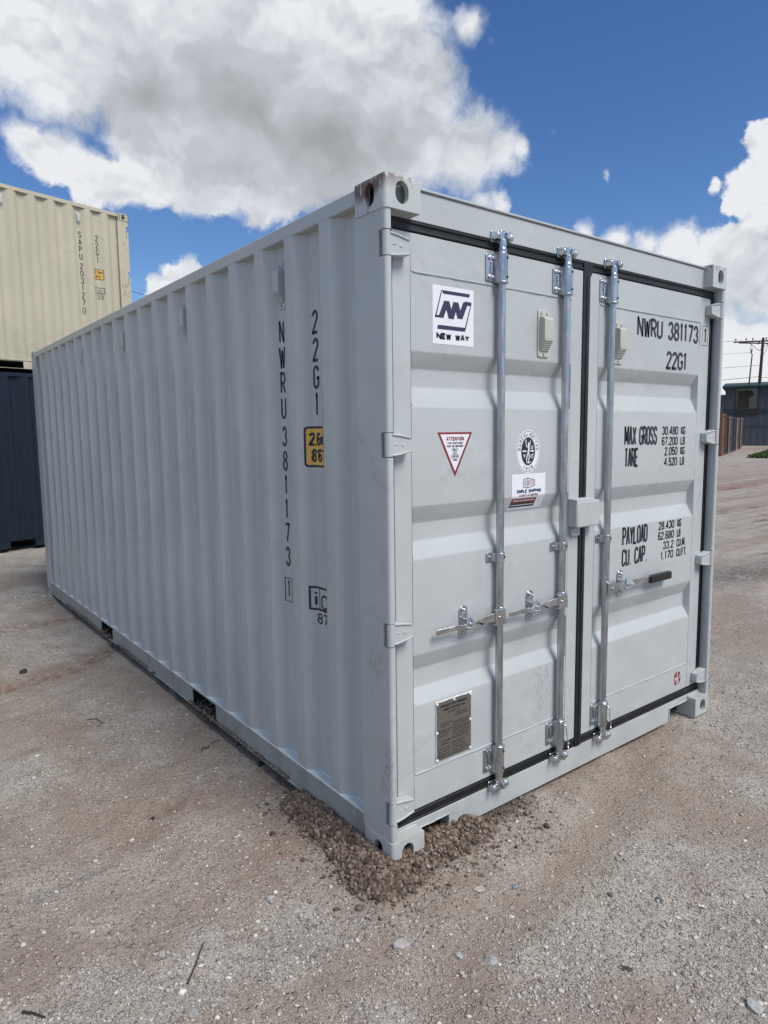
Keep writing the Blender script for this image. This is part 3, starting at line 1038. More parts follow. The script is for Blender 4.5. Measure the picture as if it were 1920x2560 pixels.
def handle(x, door, sgn, xc, xe, grip):
    """hub on the bar, flat handle, catch with its hasp"""
    zc = .912
    hb = MB()
    hb.prism([(x-sgn*.004-sgn*.012, .878), (x-sgn*.012, .944), (x+sgn*.044, .946), (x+sgn*.050, .938), (x+sgn*.050, .884), (x+sgn*.044, .876)], .0045, .0085, lambda p, q, a: (p, a, q))
    hb.prism([(x-sgn*.012, .940), (x+sgn*.048, .942), (x+sgn*.048, .946), (x-sgn*.012, .944)], .0085, .026, lambda p, q, a: (p, a, q))
    hb.prism([(x-sgn*.012, .878), (x+sgn*.048, .878), (x+sgn*.048, .882), (x-sgn*.012, .882)], .0085, .026, lambda p, q, a: (p, a, q))
    hb.cyl((x+sgn*.026, .0045, .910), (x+sgn*.026, -.001, .910), .0085, .007, 10)
    hb.lathe((x, YR, .872), [(.0195, 0), (.0195, .078)], 20)
    hb.build('handle_hub', M_zinc if not grip else M_galv, door, bevel=.0015)
    # the bar of the handle: flat strip that jogs forward at the catch
    pts = [(x+sgn*.018, .012, .915, .019), (x+sgn*.060, .012, .914, .018), (x+sgn*.085, .020, .910, .016), (xc-sgn*.055, .014, .906, .015), (xc-sgn*.02, .010, .902, .014), (xc+sgn*.03, .012, .902, .013), (xc+sgn*.06, .022, .905, .011), (xe, .024, .905, .011)]
    if grip:
        pts = [(x+sgn*.018, .012, .908, .018), (x+sgn*.075, .016, .909, .019), (xc-sgn*.03, .012, .915, .016), (xc+sgn*.02, .010, .918, .014), (xc+sgn*.09, .016, .914, .013), (xc+sgn*.16, .022, .911, .013), (xe-.205, .022, .908, .016), (xe, .022, .903, .016)]
    hm = MB(); t = .0032
    vs = []
    for (px, py, pz, hh) in pts:
        vs += [(px, py-t, pz-hh), (px, py-t, pz+hh), (px, py+t, pz+hh), (px, py+t, pz-hh)]
    fs = [(0, 1, 2, 3), tuple(4*(len(pts)-1)+i for i in (3, 2, 1, 0))]
    for i in range(len(pts)-1):
        for j in range(4):
            fs.append((4*i+j, 4*i+(j+1) % 4, 4*i+4+(j+1) % 4, 4*i+4+j))
    hm.add(vs, fs)
    hm.build('handle', M_zinc, door, bevel=.0015)
    if grip:
        MB().prism(rrect(xe-.197, .883, xe+.004, .925, .008), .008, .034, lambda p, q, a: (p, a, q)).build('handle_grip', M_grip, door, bevel=.005, seg=3)
    else:
        tm = MB()
        for i in range(9):
            xx = xe - sgn*(.012+i*.0115)
            tm.box(xx-.0035, .0195, .900+random.uniform(-.003, .001), xx+.0035, .0208, .909+random.uniform(-.001, .003))
        tm.build('embossing', M_zinc, door)
    # catch
    ct = MB()
    ct.prism(rrect(xc-.023, .848, xc+.023, .982, .020, 6), YF-.005, YF-.0005, lambda p, q, a: (p, a, q))
    for zz_ in (.962, .868):
        ct.cyl((xc, YF-.005, zz_), (xc, YF-.016, zz_), .0125, .010, 10)
        ct.cyl((xc, YF-.016, zz_), (xc, YF-.021, zz_), .006, .005, 8)
    ct.prism([(YF-.005, .936), (.020, .936), (-.004, .922), (-.006, .915), (.018, .928), (YF-.005, .928)], xc-.015, xc+.015, lambda p, q, a: (a, p, q))
    ct.prism([(YF-.005, .896), (.004, .890), (-.002, .897), (.000, .904), (.006, .899), (YF-.005, .902)], xc-.021, xc+.021, lambda p, q, a: (a, p, q))
    ct.build('handle_catch', M_zinc, door, bevel=.002)
    hs = MB()
    hs.prism([(xc-.012, .950), (xc+.012, .950), (xc+.016, .922), (xc-sgn*.055, .902), (xc-sgn*.060, .906), (xc-sgn*.015, .918)] if sgn < 0 else [(xc-.012, .950), (xc+.012, .950), (xc+.050, .914), (xc+.048, .907), (xc+.008, .914), (xc-.016, .926)], -.008, -.004, lambda p, q, a: (p, a+.012*(q-.90)/.05, q))
    hs.build('hasp', M_zinc, door, bevel=.001)


handle(RX[0], doorL, -1, .427, .252, False)
handle(RX[1], doorL, -1, .844, .677, False)
handle(RX[2], doorR, 1, 1.545, 1.972, True)

# lock box over the joint between the doors
lb = MB()
lb.box(1.112, .002, 1.248, 1.2435, YF-.0005, 1.380)
lb.build('lock_box', M_door, doorL, bevel=.006, seg=3)
MB().box(1.116, .000, 1.244, 1.286, .0535, 1.368).build('lock_box', M_door, doorR, bevel=.007, seg=3)
MB().box(1.126, .040, 1.200, 1.190, YF-.0005, 1.238).build('lock_box_bracket', M_door, doorL, bevel=.003)
kt = MB(); kt.tube([(1.300+.011*math.cos(R(a)), .048-.006*abs(math.sin(R(a))), 1.318+.016*math.sin(R(a))) for a in range(0, 361, 30)], .0032, 6)
kt.build('tie_ring', M_door, doorR, smooth=True)

for door, xv in ((doorL, .915), (doorR, 1.478)):
    a_, b_ = vent_mesh(lambda u, n, z, xv=xv: (xv+u, YF-n, 2.120+z))
    a_.build('vent', M_vent, door, bevel=.003)
    b_.build('vent_screw', M_vent, door, smooth=True)


def dd(name, polys, mt, parent, base=.0008, cx=()):
    return decal(name, polys, mt, parent, door_fn, cuts_x=cx, cuts_z=DZ, base=base)


# lettering on the right door
dd('container_number', lettering('NWRU', 1.644, 1.881, 2.166, 2.265, .0150) + lettering('381173', 1.931, 2.246, 2.166, 2.265, .0150)
   + lettering('1', 2.302, 2.338, 2.178, 2.258, .0115) + frame(2.286, 2.162, 2.351, 2.272, .0032) + rect(2.262, 2.16, 2.2645, 2.283), M_ink, doorR, base=.0010)
dd('size_code', lettering('22G1', 1.924, 2.134, 2.014, 2.111, .0155), M_ink, doorR)
L5 = lettering('MAX GROSS', 1.558, 1.861, 1.616, 1.716, .0135) + lettering('TARE', 1.562, 1.690, 1.505, 1.605, .0138)
for (n_, u_, xa, xu, z_, nx) in (('30.480', 'KG', 1.906, 2.099, 1.714, 2.146), ('67.200', 'LB', 1.907, 2.099, 1.658, 2.146), ('2.050', 'KG', 1.938, 2.099, 1.603, 2.146), ('4.520', 'LB', 1.938, 2.099, 1.546, 2.146)):
    L5 += lettering(n_, xa, 2.070, z_-.047, z_, .0084) + lettering(u_, xu, nx, z_-.047, z_, .0084)
dd('weight_lettering', L5, M_ink, doorR)
L6 = lettering('PAYLOAD', 1.564, 1.800, 1.101, 1.200, .0135) + lettering('CU. CAP.', 1.564, 1.802, .993, 1.086, .0135)
for (n_, u_, xa, xu, z_, nx) in (('28.430', 'KG', 1.904, 2.096, 1.198, 2.140), ('62.680', 'LB', 1.902, 2.096, 1.142, 2.136), ('33.2', 'CU.M.', 1.955, 2.096, 1.086, 2.195), ('1.170', 'CU.FT.', 1.934, 2.096, 1.030, 2.212)):
    L6 += lettering(n_, xa, 2.066, z_-.047, z_, .0084) + lettering(u_, xu, nx, z_-.047, z_, .0084)
dd('weight_lettering', L6, M_ink, doorR)

# owner sticker: white sheet, slanted monogram
x0, x1, z0, z1 = .267, .487, 2.034, 2.254
NWS = dd('logo_sticker', rect(x0, z0, x1, z1), M_white, doorL)
def NWp(u, v):   # sheet fractions
    return (x0+(x1-x0)*u, z0+(z1-z0)*v)
lp = []
lp += poly([NWp(.225, .925), NWp(.905, .925), NWp(.885, .865), NWp(.245, .865)])
lp += poly([NWp(.205, .925), NWp(.225, .925), NWp(.090, .475), NWp(.055, .455)], 1)
lp += poly([NWp(.055, .490), NWp(.055, .450), NWp(.265, .450), NWp(.240, .490)], 2)
zz1 = [(.20, .47), (.335, .75), (.44, .45), (.555, .75), (.655, .47), (.80, .77)]
for i in range(5):
    a, b = zz1[i], zz1[i+1]
    wd = .062
    lp += poly([NWp(a[0]-wd, a[1]), NWp(a[0]+wd, a[1]), NWp(b[0]+wd, b[1]), NWp(b[0]-wd, b[1])], i % 3)
lp += poly([NWp(.77, .785), NWp(.945, .785), NWp(.925, .720), NWp(.755, .720)], 3)
lp += poly([NWp(.925, .760), NWp(.945, .760), NWp(.800, .300), NWp(.770, .300)], 1)
lp += poly([NWp(.125, .325), NWp(.805, .325), NWp(.780, .255), NWp(.105, .255)], 2)
dd('logo_mark', lp, M_purple, doorL, base=.0012)
dd('logo_lettering', lettering('NEW WAY', x0+.019, x1-.024, z0+.018, z0+.043, .0078), M_ink, doorL, base=.0012)

# triangular warning sticker
ta, tb, tcx = (.290, 1.695), (.480, 1.695), (.384, 1.517)
dd('warning_sticker', poly([ta, tcx, tb]), M_red, doorL)
dd('warning_face', poly([(.305, 1.687), (.384, 1.539), (.465, 1.687)]), M_white, doorL, base=.0010)
dd('warning_lettering', lettering('ATTENTION', .337, .433, 1.661, 1.677, .0034), M_red, doorL, base=.0014)
wl = lettering('THIS CONTAINER', .342, .427, 1.648, 1.656, .0018) + lettering('MUST BE REPAIRED', .340, .430, 1.636, 1.644, .0018)
wl += lettering('ONLY', .372, .396, 1.621, 1.630, .0020) + frame(.367, 1.618, .401, 1.633, .0012) + lettering('WITH', .374, .394, 1.608, 1.615, .0018)
wl += lettering('CORTEN', .366, .403, 1.595, 1.603, .0018) + frame(.362, 1.592, .407, 1.606, .0012) + lettering('STEEL', .372, .397, 1.581, 1.589, .0018)
dd('warning_lettering', wl, M_ink, doorL, base=.0014)

# oval inspection emblem
ox, oz = .826, 1.607
dd('emblem_sticker', poly(A(ox, oz, .079, .095, 0, 354, 59)), M_white, doorL)
em = [(q, 0) for q in ribbon(A(ox, oz, .0725, .089, 0, 360, 48), .0022)]
em += poly(A(ox, oz+.001, .046, .062, 0, 350, 35), 1)
def arc_text(s, a0, a1, rx, rz, h, w, sw):
    res = []
    n = len(s)
    for i, ch in enumerate(s):
        a = R(a0+(a1-a0)*i/(n-1))
        cx_, cz_ = ox+rx*math.cos(a), oz+rz*math.sin(a)
        tx, tz = math.sin(a), -math.cos(a)
        if a1 > a0: tx, tz = -tx, -tz
        nx_, nz_ = -tz, tx
        for st in GL[ch]:
            pts = [(cx_+tx*(p[0]-.5)*w+nx_*(p[1]-.5)*h, cz_+tz*(p[0]-.5)*w+nz_*(p[1]-.5)*h) for p in st]
            res += [(q, 2) for q in ribbon(pts, sw)]
    return res
em += arc_text('BUREAU', 172, 102, .059, .0755, .014, .008, .0024)
em += arc_text('VERITAS', 80, 8, .059, .0755, .014, .008, .0024)
em += arc_text('1828', 243, 297, .056, .0755, .013, .008, .0024)
dd('emblem_print', em, M_ink, doorL, base=.0010)
fg = []
def stroke(pts, w, lay=0):
    return [(q, lay) for q in ribbon([(ox+a, oz+b) for a, b in pts], w)]
fg += poly(A(ox+.002, oz+.034, .0055, .0065, 0, 330, 11))
fg += stroke([(.001, .028), (.004, .010), (-.001, -.004)], .010, 1)
fg += stroke([(.003, .022), (.012, .032), (.013, .048)], .0042, 2)
fg += stroke([(.000, .020), (-.014, .022), (-.016, .044)], .0038, 3) + stroke([(-.016, .040), (-.015, .052)], .006, 0)
fg += stroke([(.001, -.002), (.007, -.020), (.004, -.038)], .0060, 0) + stroke([(-.001, -.004), (-.008, -.022), (-.012, -.040)], .0060, 2)
fg += stroke([(-.038, .002), (-.012, .002)], .006, 1) + stroke([(.012, .002), (.038, .002)], .006, 3)
fg += stroke([(.022, .024), (.016, .014), (.028, .010), (.030, .026)], .004, 1)
fg += stroke([(-.030, -.012), (-.026, -.026), (-.020, -.012)], .004, 3) + stroke([(.018, -.012), (.018, -.028)], .004, 1) + stroke([(.034, -.010), (.024, -.016), (.034, -.022), (.024, -.030)], .0036, 2)
fg += stroke([(-.012, -.047), (.016, -.047)], .005, 3) + stroke([(.001, -.040), (.001, -.053)], .005, 1)
dd('emblem_figure', fg, M_white, doorL, base=.0016)

# dealer sticker bending over the fold of the panel
x0, x1, z0, z1 = .722, .946, 1.352, 1.510
dd('dealer_sticker', rect(x0, z0, x1, z1), M_white, doorL)
cb = [((.796, 1.452), (.796, 1.483)), ((.796, 1.483), (.824, 1.491)), ((.824, 1.491), (.872, 1.480)), ((.872, 1.480), (.872, 1.456)), ((.872, 1.456), (.824, 1.447)), ((.824, 1.447), (.796, 1.452)), ((.824, 1.447), (.824, 1.491))]
dl = []
for i, (a, b) in enumerate(cb): dl += [(q, i % 3) for q in ribbon([a, b], .0030)]
for i in range(3): dl += [(q, 0) for q in ribbon([(.803+i*.007, 1.456), (.803+i*.007, 1.481)], .0024)]
for i in range(2): dl += [(q, 0) for q in ribbon([(.831+i*.009, 1.455), (.831+i*.009, 1.482)], .0034)]
dl += lettering('SIMPLE SHIPPING', .753, .917, 1.425, 1.441, .0042)
dd('dealer_print', dl, M_tblue, doorL, base=.0012)
d2 = []
for i in range(3): d2 += [(q, 0) for q in ribbon([(.848+i*.0085, 1.459), (.848+i*.0085, 1.480)], .0040)]
dd('dealer_print', d2, M_orange, doorL, base=.0012)
dd('dealer_print', lettering('CONTAINERS', .770, .895, 1.410, 1.420, .0024) + rect(.728, 1.382, .892, 1.402), M_red, doorL, base=.0012)
dd('dealer_print', rect(.728, 1.362, .892, 1.3815), M_ink, doorL, base=.0012)
d3 = []
x = .742
while x < .878:
    w_ = random.uniform(.003, .009)
    d3 += rect(x, 1.389, x+w_, 1.395); x += w_+.0025
x = .736
while x < .882:
    w_ = random.uniform(.003, .009)
    d3 += rect(x, 1.369, x+w_, 1.374); x += w_+.0025
dd('dealer_print', d3, M_white, doorL, base=.0017)

# riveted data plate
pm = MB().box(.276, YF-.0035, .348, .474, YF-.0006, .597)
plate = pm.build('data_plate', M_plate, doorL, bevel=.001)
rv = MB()
for (px, pz) in ((.281, .352), (.469, .354), (.281, .592), (.469, .592), (.375, .592), (.280, .470), (.470, .480)):
    rv.lathe((0, 0, 0), [(0.0001, 0)]*2, 3) if False else rv.cyl((px, YF-.0035, pz), (px, YF-.0075, pz), .0060, .0035, 10)
rv.build('rivet', M_white, doorL, smooth=True)
bead(rv2 := MB(), (.272, YF-.002, .600), (.478, YF-.002, .600), .0025, 16, .0008)
bead(rv2, (.274, YF-.002, .345), (.274, YF-.002, .600), .0022, 16, .0008)
rv2.build('sealant', M_white, doorL, smooth=True)
pt = lettering('APPROVED FOR TRANSPORT', .298, .452, .571, .582, .0024) + lettering('UNDER CUSTOMS SEAL', .314, .440, .555, .565, .0022)
def marks(xa, xb, z, h=.0045):
    res = []; x = xa
    while x < xb-.004:
        w_ = random.uniform(.004, .014)
        res.extend(rect(x, z, min(x+w_, xb), z+h)); x += w_+.003
    return res
for (xa, xb, z) in ((.335, .415, .543), (.385, .455, .530), (.380, .450, .520), (.300, .360, .500), (.300, .345, .490), (.370, .460, .492), (.370, .455, .482), (.284, .360, .470), (.372, .460, .468), (.284, .350, .460), (.372, .462, .458), (.286, .340, .448), (.374, .450, .447), (.374, .455, .436), (.300, .350, .425), (.340, .455, .425), (.300, .345, .413), (.440, .466, .445), (.360, .430, .404), (.284, .350, .392), (.364, .440, .392), (.286, .345, .380), (.364, .450, .380), (.284, .350, .368), (.364, .455, .368), (.286, .440, .357)):
    pt += marks(xa, xb, z)
pt += rect(.366, .432, .3672, .500) + rect(.284, .412, .466, .4131) + rect(.284, .474, .40, .475)
dp = decal('plate_print', pt, M_ink, doorL, lambda s, z, n: Vector((s, YF-.0036-n, z)), base=.0005)

# small red roundel
rx_, rz_ = 2.158, .258
dd('round_sticker', poly(A(rx_, rz_, .048, .055, 0, 350, 35)), M_white, doorR)
dd('round_sticker_print', poly(A(rx_, rz_, .038, .042, 0, 350, 35)), M_red, doorR, base=.0011)
hp = [(q, 0) for q in ribbon([(rx_-.001, rz_-.043), (rx_-.001, rz_+.043)], .0060)]
hp += [(q, 1) for q in ribbon([(rx_-.038, rz_-.002), (rx_-.024, rz_+.008), (rx_-.014, rz_-.004), (rx_, rz_+.008), (rx_+.008, rz_+.002), (rx_+.010, rz_-.036)], .0050)]
hp += [(q, 2) for q in ribbon([(rx_+.038, rz_+.016), (rx_+.024, rz_+.018), (rx_+.018, rz_+.004), (rx_+.028, rz_-.002), (rx_+.040, rz_+.004)], .0045)]
hp += [(q, 3) for q in ribbon([(rx_-.034, rz_-.016), (rx_-.018, rz_-.012), (rx_-.014, rz_+.012)], .0040)]
dd('round_sticker_print', hp, M_white, doorR, base=.0016)

# ------------------------------------------------------------------ stacked containers behind on the left
RZ = math.atan(.23)
BP = (2.215, 9.05+.23*2.215, .06)


def stacked(label, z, mt, mtc, number):
    e = empty('shipping_container', label, 'container', (BP[0], BP[1], z), RZ+math.pi/2, group=None)
    for oy in (0, 1):
        for ox in (0, 1):
            for tp in (True, False):
                build_casting(ox, oy, tp, mtc, e)
    for s_ in (0, 1):
        for fr in (True, False):
            post_mesh(s_, fr).build('corner_post', mt, e, smooth=True)
    sp_ = []
    pk = ((1.78, 2.14), (3.92, 4.28))
    for mir in (False, True):
        sp_.append(side_sheet(mir).build('side_panel', mt, e, smooth=True, angle=60))
        side_rails(mir, mt, e, pk)
    pocket_tunnels(e, pk)
    MB().box(.05, .06, 2.565, CW-.05, CLN-.06, 2.575).build('roof', mt, e)
    MB().box(.05, CLN-.07, .13, CW-.05, CLN-.05, 2.56).build('end_wall', mt, e)
    MB().box(.055, .11, .135, CW-.055, CLN-.10, .150).build('floor', M_black, e)
    for x0, x1 in ((.04, 1.215), (1.223, CW-.04)):
        d = MB().box(x0, .055, .13, x1, .10, 2.47).build('door', mt, e, bevel=.004)
        for xb in (x0+.3, x1-.3):
            MB().lathe((xb, .035, .08), [(.016, 0), (.016, 2.42)], 12).build('locking_bar', M_galv, d, smooth=True)
        for h in HZ:
            xx = .04 if x0 < 1 else CW-.13
            MB().box(xx-.01, .018, h-.04, xx+.09, .054, h+.04).build('hinge', mt, d, bevel=.004)
    if number:
        s0 = sp_[0]
        for k in (1, 5, 9, 13):
            yc = E0+PITCH*k+.103
            a_, b_ = vent_mesh(lambda u, n, z, yc=yc: (XI-n, yc-u*.8, 2.352+z))
            a_.build('vent', M_vent, s0, bevel=.002)
        def sdc(nm, pl, mm, base=.0006):
            return decal(nm, pl, mm, s0, side_fn, cuts_x=SC, base=base)
        y_ = .80
        sdc('container_number', column('SAPU', -y_, 2.175, .095, .108, .050, .0135) + column('203127', -y_, 1.705, .095, .108, .050, .0135) + column('0', -y_, 1.035, .085, .1, .042, .009) + frame(-y_-.028, .935, -y_+.028, 1.05, .0035), M_ink)
        y_ = .530
        sdc('size_code', column('22G1', -y_, 2.175, .095, .108, .050, .0135), M_ink)
        xa, xb, za, zb = -y_-.075, -y_+.075, 1.50, 1.66
        sdc('height_label', poly(rrect(xa, za, xb, zb, .012)), M_ink)
        sdc('height_label_face', poly(rrect(xa+.01, za+.01, xb-.01, zb-.01, .008)), M_yellow, .0012)
        sdc('height_label_text', lettering('2,6m', xa+.02, xb-.02, za+.09, zb-.02, .009)+lettering('8\'6"', xa+.03, xb-.025, za+.02, za+.07, .009), M_ink, .0018)
        sdc('rail_code', frame(xa, 1.28, xb, 1.38, .009)+lettering('i', xa+.02, xa+.05, 1.29, 1.36, .009)+lettering('c', xa+.065, xb-.02, 1.295, 1.365, .010)+rect(xa+.058, 1.288, xa+.062, 1.372)+lettering('33', xa+.03, xb-.02, 1.20, 1.265, .009), M_ink)
        # chalk-pen scrawl on the post and the rubbed corner
        gp = [(q, 0) for q in ribbon([(-.14, 1.50), (-.16, 1.47), (-.13, 1.45), (-.16, 1.42)], .005)] + [(q, 1) for q in ribbon([(-.11, 1.42), (-.105, 1.50), (-.07, 1.47), (-.10, 1.455)], .005)]
        gp += [(q, 0) for q in ribbon([(-.15, 1.30), (-.12, 1.38), (-.09, 1.30)], .005)] + [(q, 1) for q in ribbon([(-.05, 1.30), (-.05, 1.37)], .005)]
        gp += [(q, 0) for q in ribbon([(-.06, 2.17), (-.11, 2.12), (-.05, 2.09)], .004)] + [(q, 1) for q in ribbon([(-.05, 2.03), (-.05, 2.06)], .005)]
        gp += [(q, 0) for q in ribbon([(-.03, 2.33), (-.045, 2.33), (-.045, 2.22), (-.03, 2.22)], .006)] + [(q, 0) for q in ribbon([(-.03, 1.60), (-.045, 1.60), (-.045, 1.50), (-.03, 1.50)], .006)]
        decal('pen_scrawl', gp, M_ink, e, lambda s, z, n: Vector((.0035-n, -s, z)))
        cs = [(q, 0) for q in ribbon([(-.175, 2.575), (-.005, 2.575), (-.005, 2.478), (-.175, 2.478), (-.175, 2.575)], .005)]
        cs += [(q, 1) for q in ribbon([(-.15, 2.56), (-.15, 2.50)], .006)] + [(q, 2) for q in ribbon([(-.13, 2.56), (-.15, 2.53), (-.13, 2.50)], .005)] + [(q, 1) for q in ribbon([(-.03, 2.55), (-.05, 2.53), (-.03, 2.52)], .006)]
        decal('pen_scrawl', cs, M_ink, e, lambda s, z, n: Vector((-.0004-n, -s, z)))
    return e


stacked('cream shipping container stacked on top of the dark blue one', BP[2]+CH+.004, M_cream, M_cream, True)
stacked('dark navy blue shipping container under the cream one', BP[2], M_navy, M_navy, False)

# ------------------------------------------------------------------ yard on the right
def rusty_nodes(base, amount):
    def f(g, b):
        p = g.pos()
        n = g.noise(g.scale(p, (1.5, 1.5, .6)), 1.0, 6, .7)
        col = g.mix(g.ramp(n, .5, .68), base, (0.11, .050, .030))
        col = g.mix(g.ramp(g.noise(p, 5, 4, .6), .4, .8, 0, amount), col, tuple(c*.45 for c in base))
        g.put(b.inputs['Base Color'], col)
    return f


ROWDIR = Vector((22.7, 8.9, 0)).normalized()
ROWANG = math.atan2(ROWDIR.y, ROWDIR.x)
row = [((.30, .15, .095), 'rusty orange steel container with a framed end'), ((.035, .033, .033), 'blackened container beside the rusty orange one'),
       ((.22, .23, .225), 'weathered grey container streaked with rust'), ((.05, .05, .055), 'charcoal container next to the weathered grey one'),
       ((.035, .055, .10), 'faded navy container in the row before the warehouse'), ((.30, .36, .36), 'pale teal container in the row before the warehouse'),
       ((.16, .03, .03), 'dark red container in the row before the warehouse'), ((.36, .27, .20), 'tan container nearest the grass in the row')]
P0 = Vector((42.6, 19.5, 0))
for i, (c, lab) in enumerate(row):
    c = tuple(k*.62 for k in c)
    m_ = mat('row_paint', c, .7, build=rusty_nodes(c, .8))
    hgt = 2.62 + (.12 if i in (0, 7) else 0)
    p = P0+ROWDIR*(2.62*i)
    e = empty('shipping_container', lab, 'container', (p.x, p.y, 0), ROWANG)
    b_ = MB(); prof = []
    x = .08
    while x < 2.34:
        prof += [(x, .10), (x+.10, .10), (x+.13, .07), (x+.22, .07)]
        x += .25
    prof = [q for q in prof if q[0] < 2.36]+[(2.36, .10)]
    vs = []
    for q in prof: vs += [(q[0], q[1], .14), (q[0], q[1], hgt-.1)]
    b_.add(vs, [(2*k, 2*k+2, 2*k+3, 2*k+1) for k in range(len(prof)-1)])
    b_.box(.05, .14, .10, 2.39, 6.0, hgt-.04)
    b_.build('body', m_, e)
    for xp in (0.0, 2.28):
        MB().box(xp, 0, 0, xp+.16, .16, hgt).build('corner_post', m_, e, bevel=.01)
    MB().box(.16, .02, hgt-.13, 2.28, .13, hgt-.01).build('top_rail', m_, e, bevel=.01)
    MB().box(.16, .02, .02, 2.28, .13, .15).build('bottom_rail', m_, e, bevel=.01)

# warehouse
WD = Vector((.40, -.917, 0)).normalized()      # along its wall, to the right
WC = Vector((71.9, 33.6, 0))
wa = math.atan2(WD.y, WD.x)


def clad_nodes(base):
    def f(g, b):
        p = g.pos()
        n = g.noise(g.scale(p, (.5, .5, .25)), 1.0, 5, .65)
        st = g.noise(g.scale(p, (3.0, 3.0, .15)), 1.0, 3, .6)
        col = g.mix(g.ramp(n, .35, .7), tuple(c*.86 for c in base), tuple(c*1.1 for c in base))
        col = g.mix(g.ramp(st, .55, .75, 0, .45), col, tuple(c*.6 for c in base))
        g.put(b.inputs['Base Color'], col)
    return f


M_clad = mat('wall_cladding', (.055, .066, .082), .7, build=clad_nodes((.055, .066, .082)))
M_band = mat('wall_band', (.015, .030, .046), .6)
M_rooft = mat('green_trim', (.018, .038, .034), .5)
M_glass = mat('dark_glass', (.012, .012, .014), .08, 0, .8)
M_tan = mat('tan_reflection', (.035, .028, .019), .9)
M_dk = mat('dark_frame', (.015, .015, .017), .6)
wh = empty('warehouse', 'grey blue metal clad warehouse with dark green roof edge', 'building', (WC.x, WC.y, 0), wa)
LW = 26.0
wl_ = MB()
def clad_strip(mb, x0, x1, z0, z1):
    n = max(2, int((x1-x0)/.3))
    vs = []
    for i in range(n+1):
        x = x0+(x1-x0)*i/n
        y = .0 if i % 2 else .035
        vs += [(x, y, z0), (x, y, z1)]
    mb.add(vs, [(2*i, 2*i+2, 2*i+3, 2*i+1) for i in range(n)])
clad_strip(wl_, 0, 1.05, 0, 6.1); clad_strip(wl_, 3.02, LW, 0, 6.1)
clad_strip(wl_, 1.05, 3.02, 0, 3.72)
wl_.box(0, .05, 0, LW, 14, 6.05)
wl_.build('wall', M_clad, wh)
MB().box(-.02, -.05, 3.42, .99, -.005, 3.82).box(3.07, -.05, 3.42, LW, -.005, 3.82).build('wall_band', M_band, wh)
MB().box(.9, -.06, 3.20, 3.12, -.005, 3.86).build('wall_band', M_dk, wh)
rf = MB()
rf.prism([(-.4, 6.08), (-.4, 6.28), (7, 7.0), (14.3, 6.28), (14.3, 6.08)], -.3, LW+.3, lambda p, q, a: (a, p, q))
rf.build('roof', M_rooft, wh)
wf = MB().box(.96, -.06, 3.86, 1.05, -.004, 6.06).box(3.02, -.06, 3.86, 3.11, -.004, 6.06).box(1.05, -.06, 5.98, 3.02, -.004, 6.06).box(1.9, -.02, 3.86, 1.96, -.004, 5.98)
wnd = wf.build('window', M_dk, wh)
MB().box(1.06, .010, 3.87, 3.01, .020, 5.97).build('pane', M_glass, wnd)
MB().prism([(1.12, 3.9), (2.25, 3.9), (2.3, 5.0), (2.7, 5.3), (2.5, 5.75), (1.2, 5.8)], -.003, .008, lambda p, q, a: (p, a, q)).build('painted_reflection', M_tan, wnd)  # tan shape painted in as the beige reflection in the window
MB().box(0, -.045, 2.02, LW, -.004, 2.06).build('ledge', M_band, wh)
# lower annex with its canopy to the left of the wall
an = MB().box(-3.2, 2.0, 0, -.02, 9, 4.9)
an.build('annex', M_clad, wh)
MB().box(-3.6, .4, 4.75, -.03, 9.2, 4.95).build('canopy', M_band, wh)
MB().box(-1.05, .0, 0, -.03, 1.95, 5.4).build('annex', M_clad, wh)
MB().box(-3.4, .5, 0, -3.28, .62, 4.74).build('canopy_post', M_dk, wh)

# utility poles and wires
def wood_nodes(g, b):
    p = g.pos()
    n = g.noise(g.scale(p, (12, 12, .8)), 1.0, 5, .65)
    g.put(b.inputs['Base Color'], g.mix(g.ramp(n, .3, .7), (.020, .017, .018), (.060, .050, .046)))


M_wood = mat('pole_wood', (.04, .035, .035), .85, build=wood_nodes)
M_wire = mat('wire', (.03, .03, .035), .6)
M_cer = mat('insulator', (.10, .09, .09), .3)


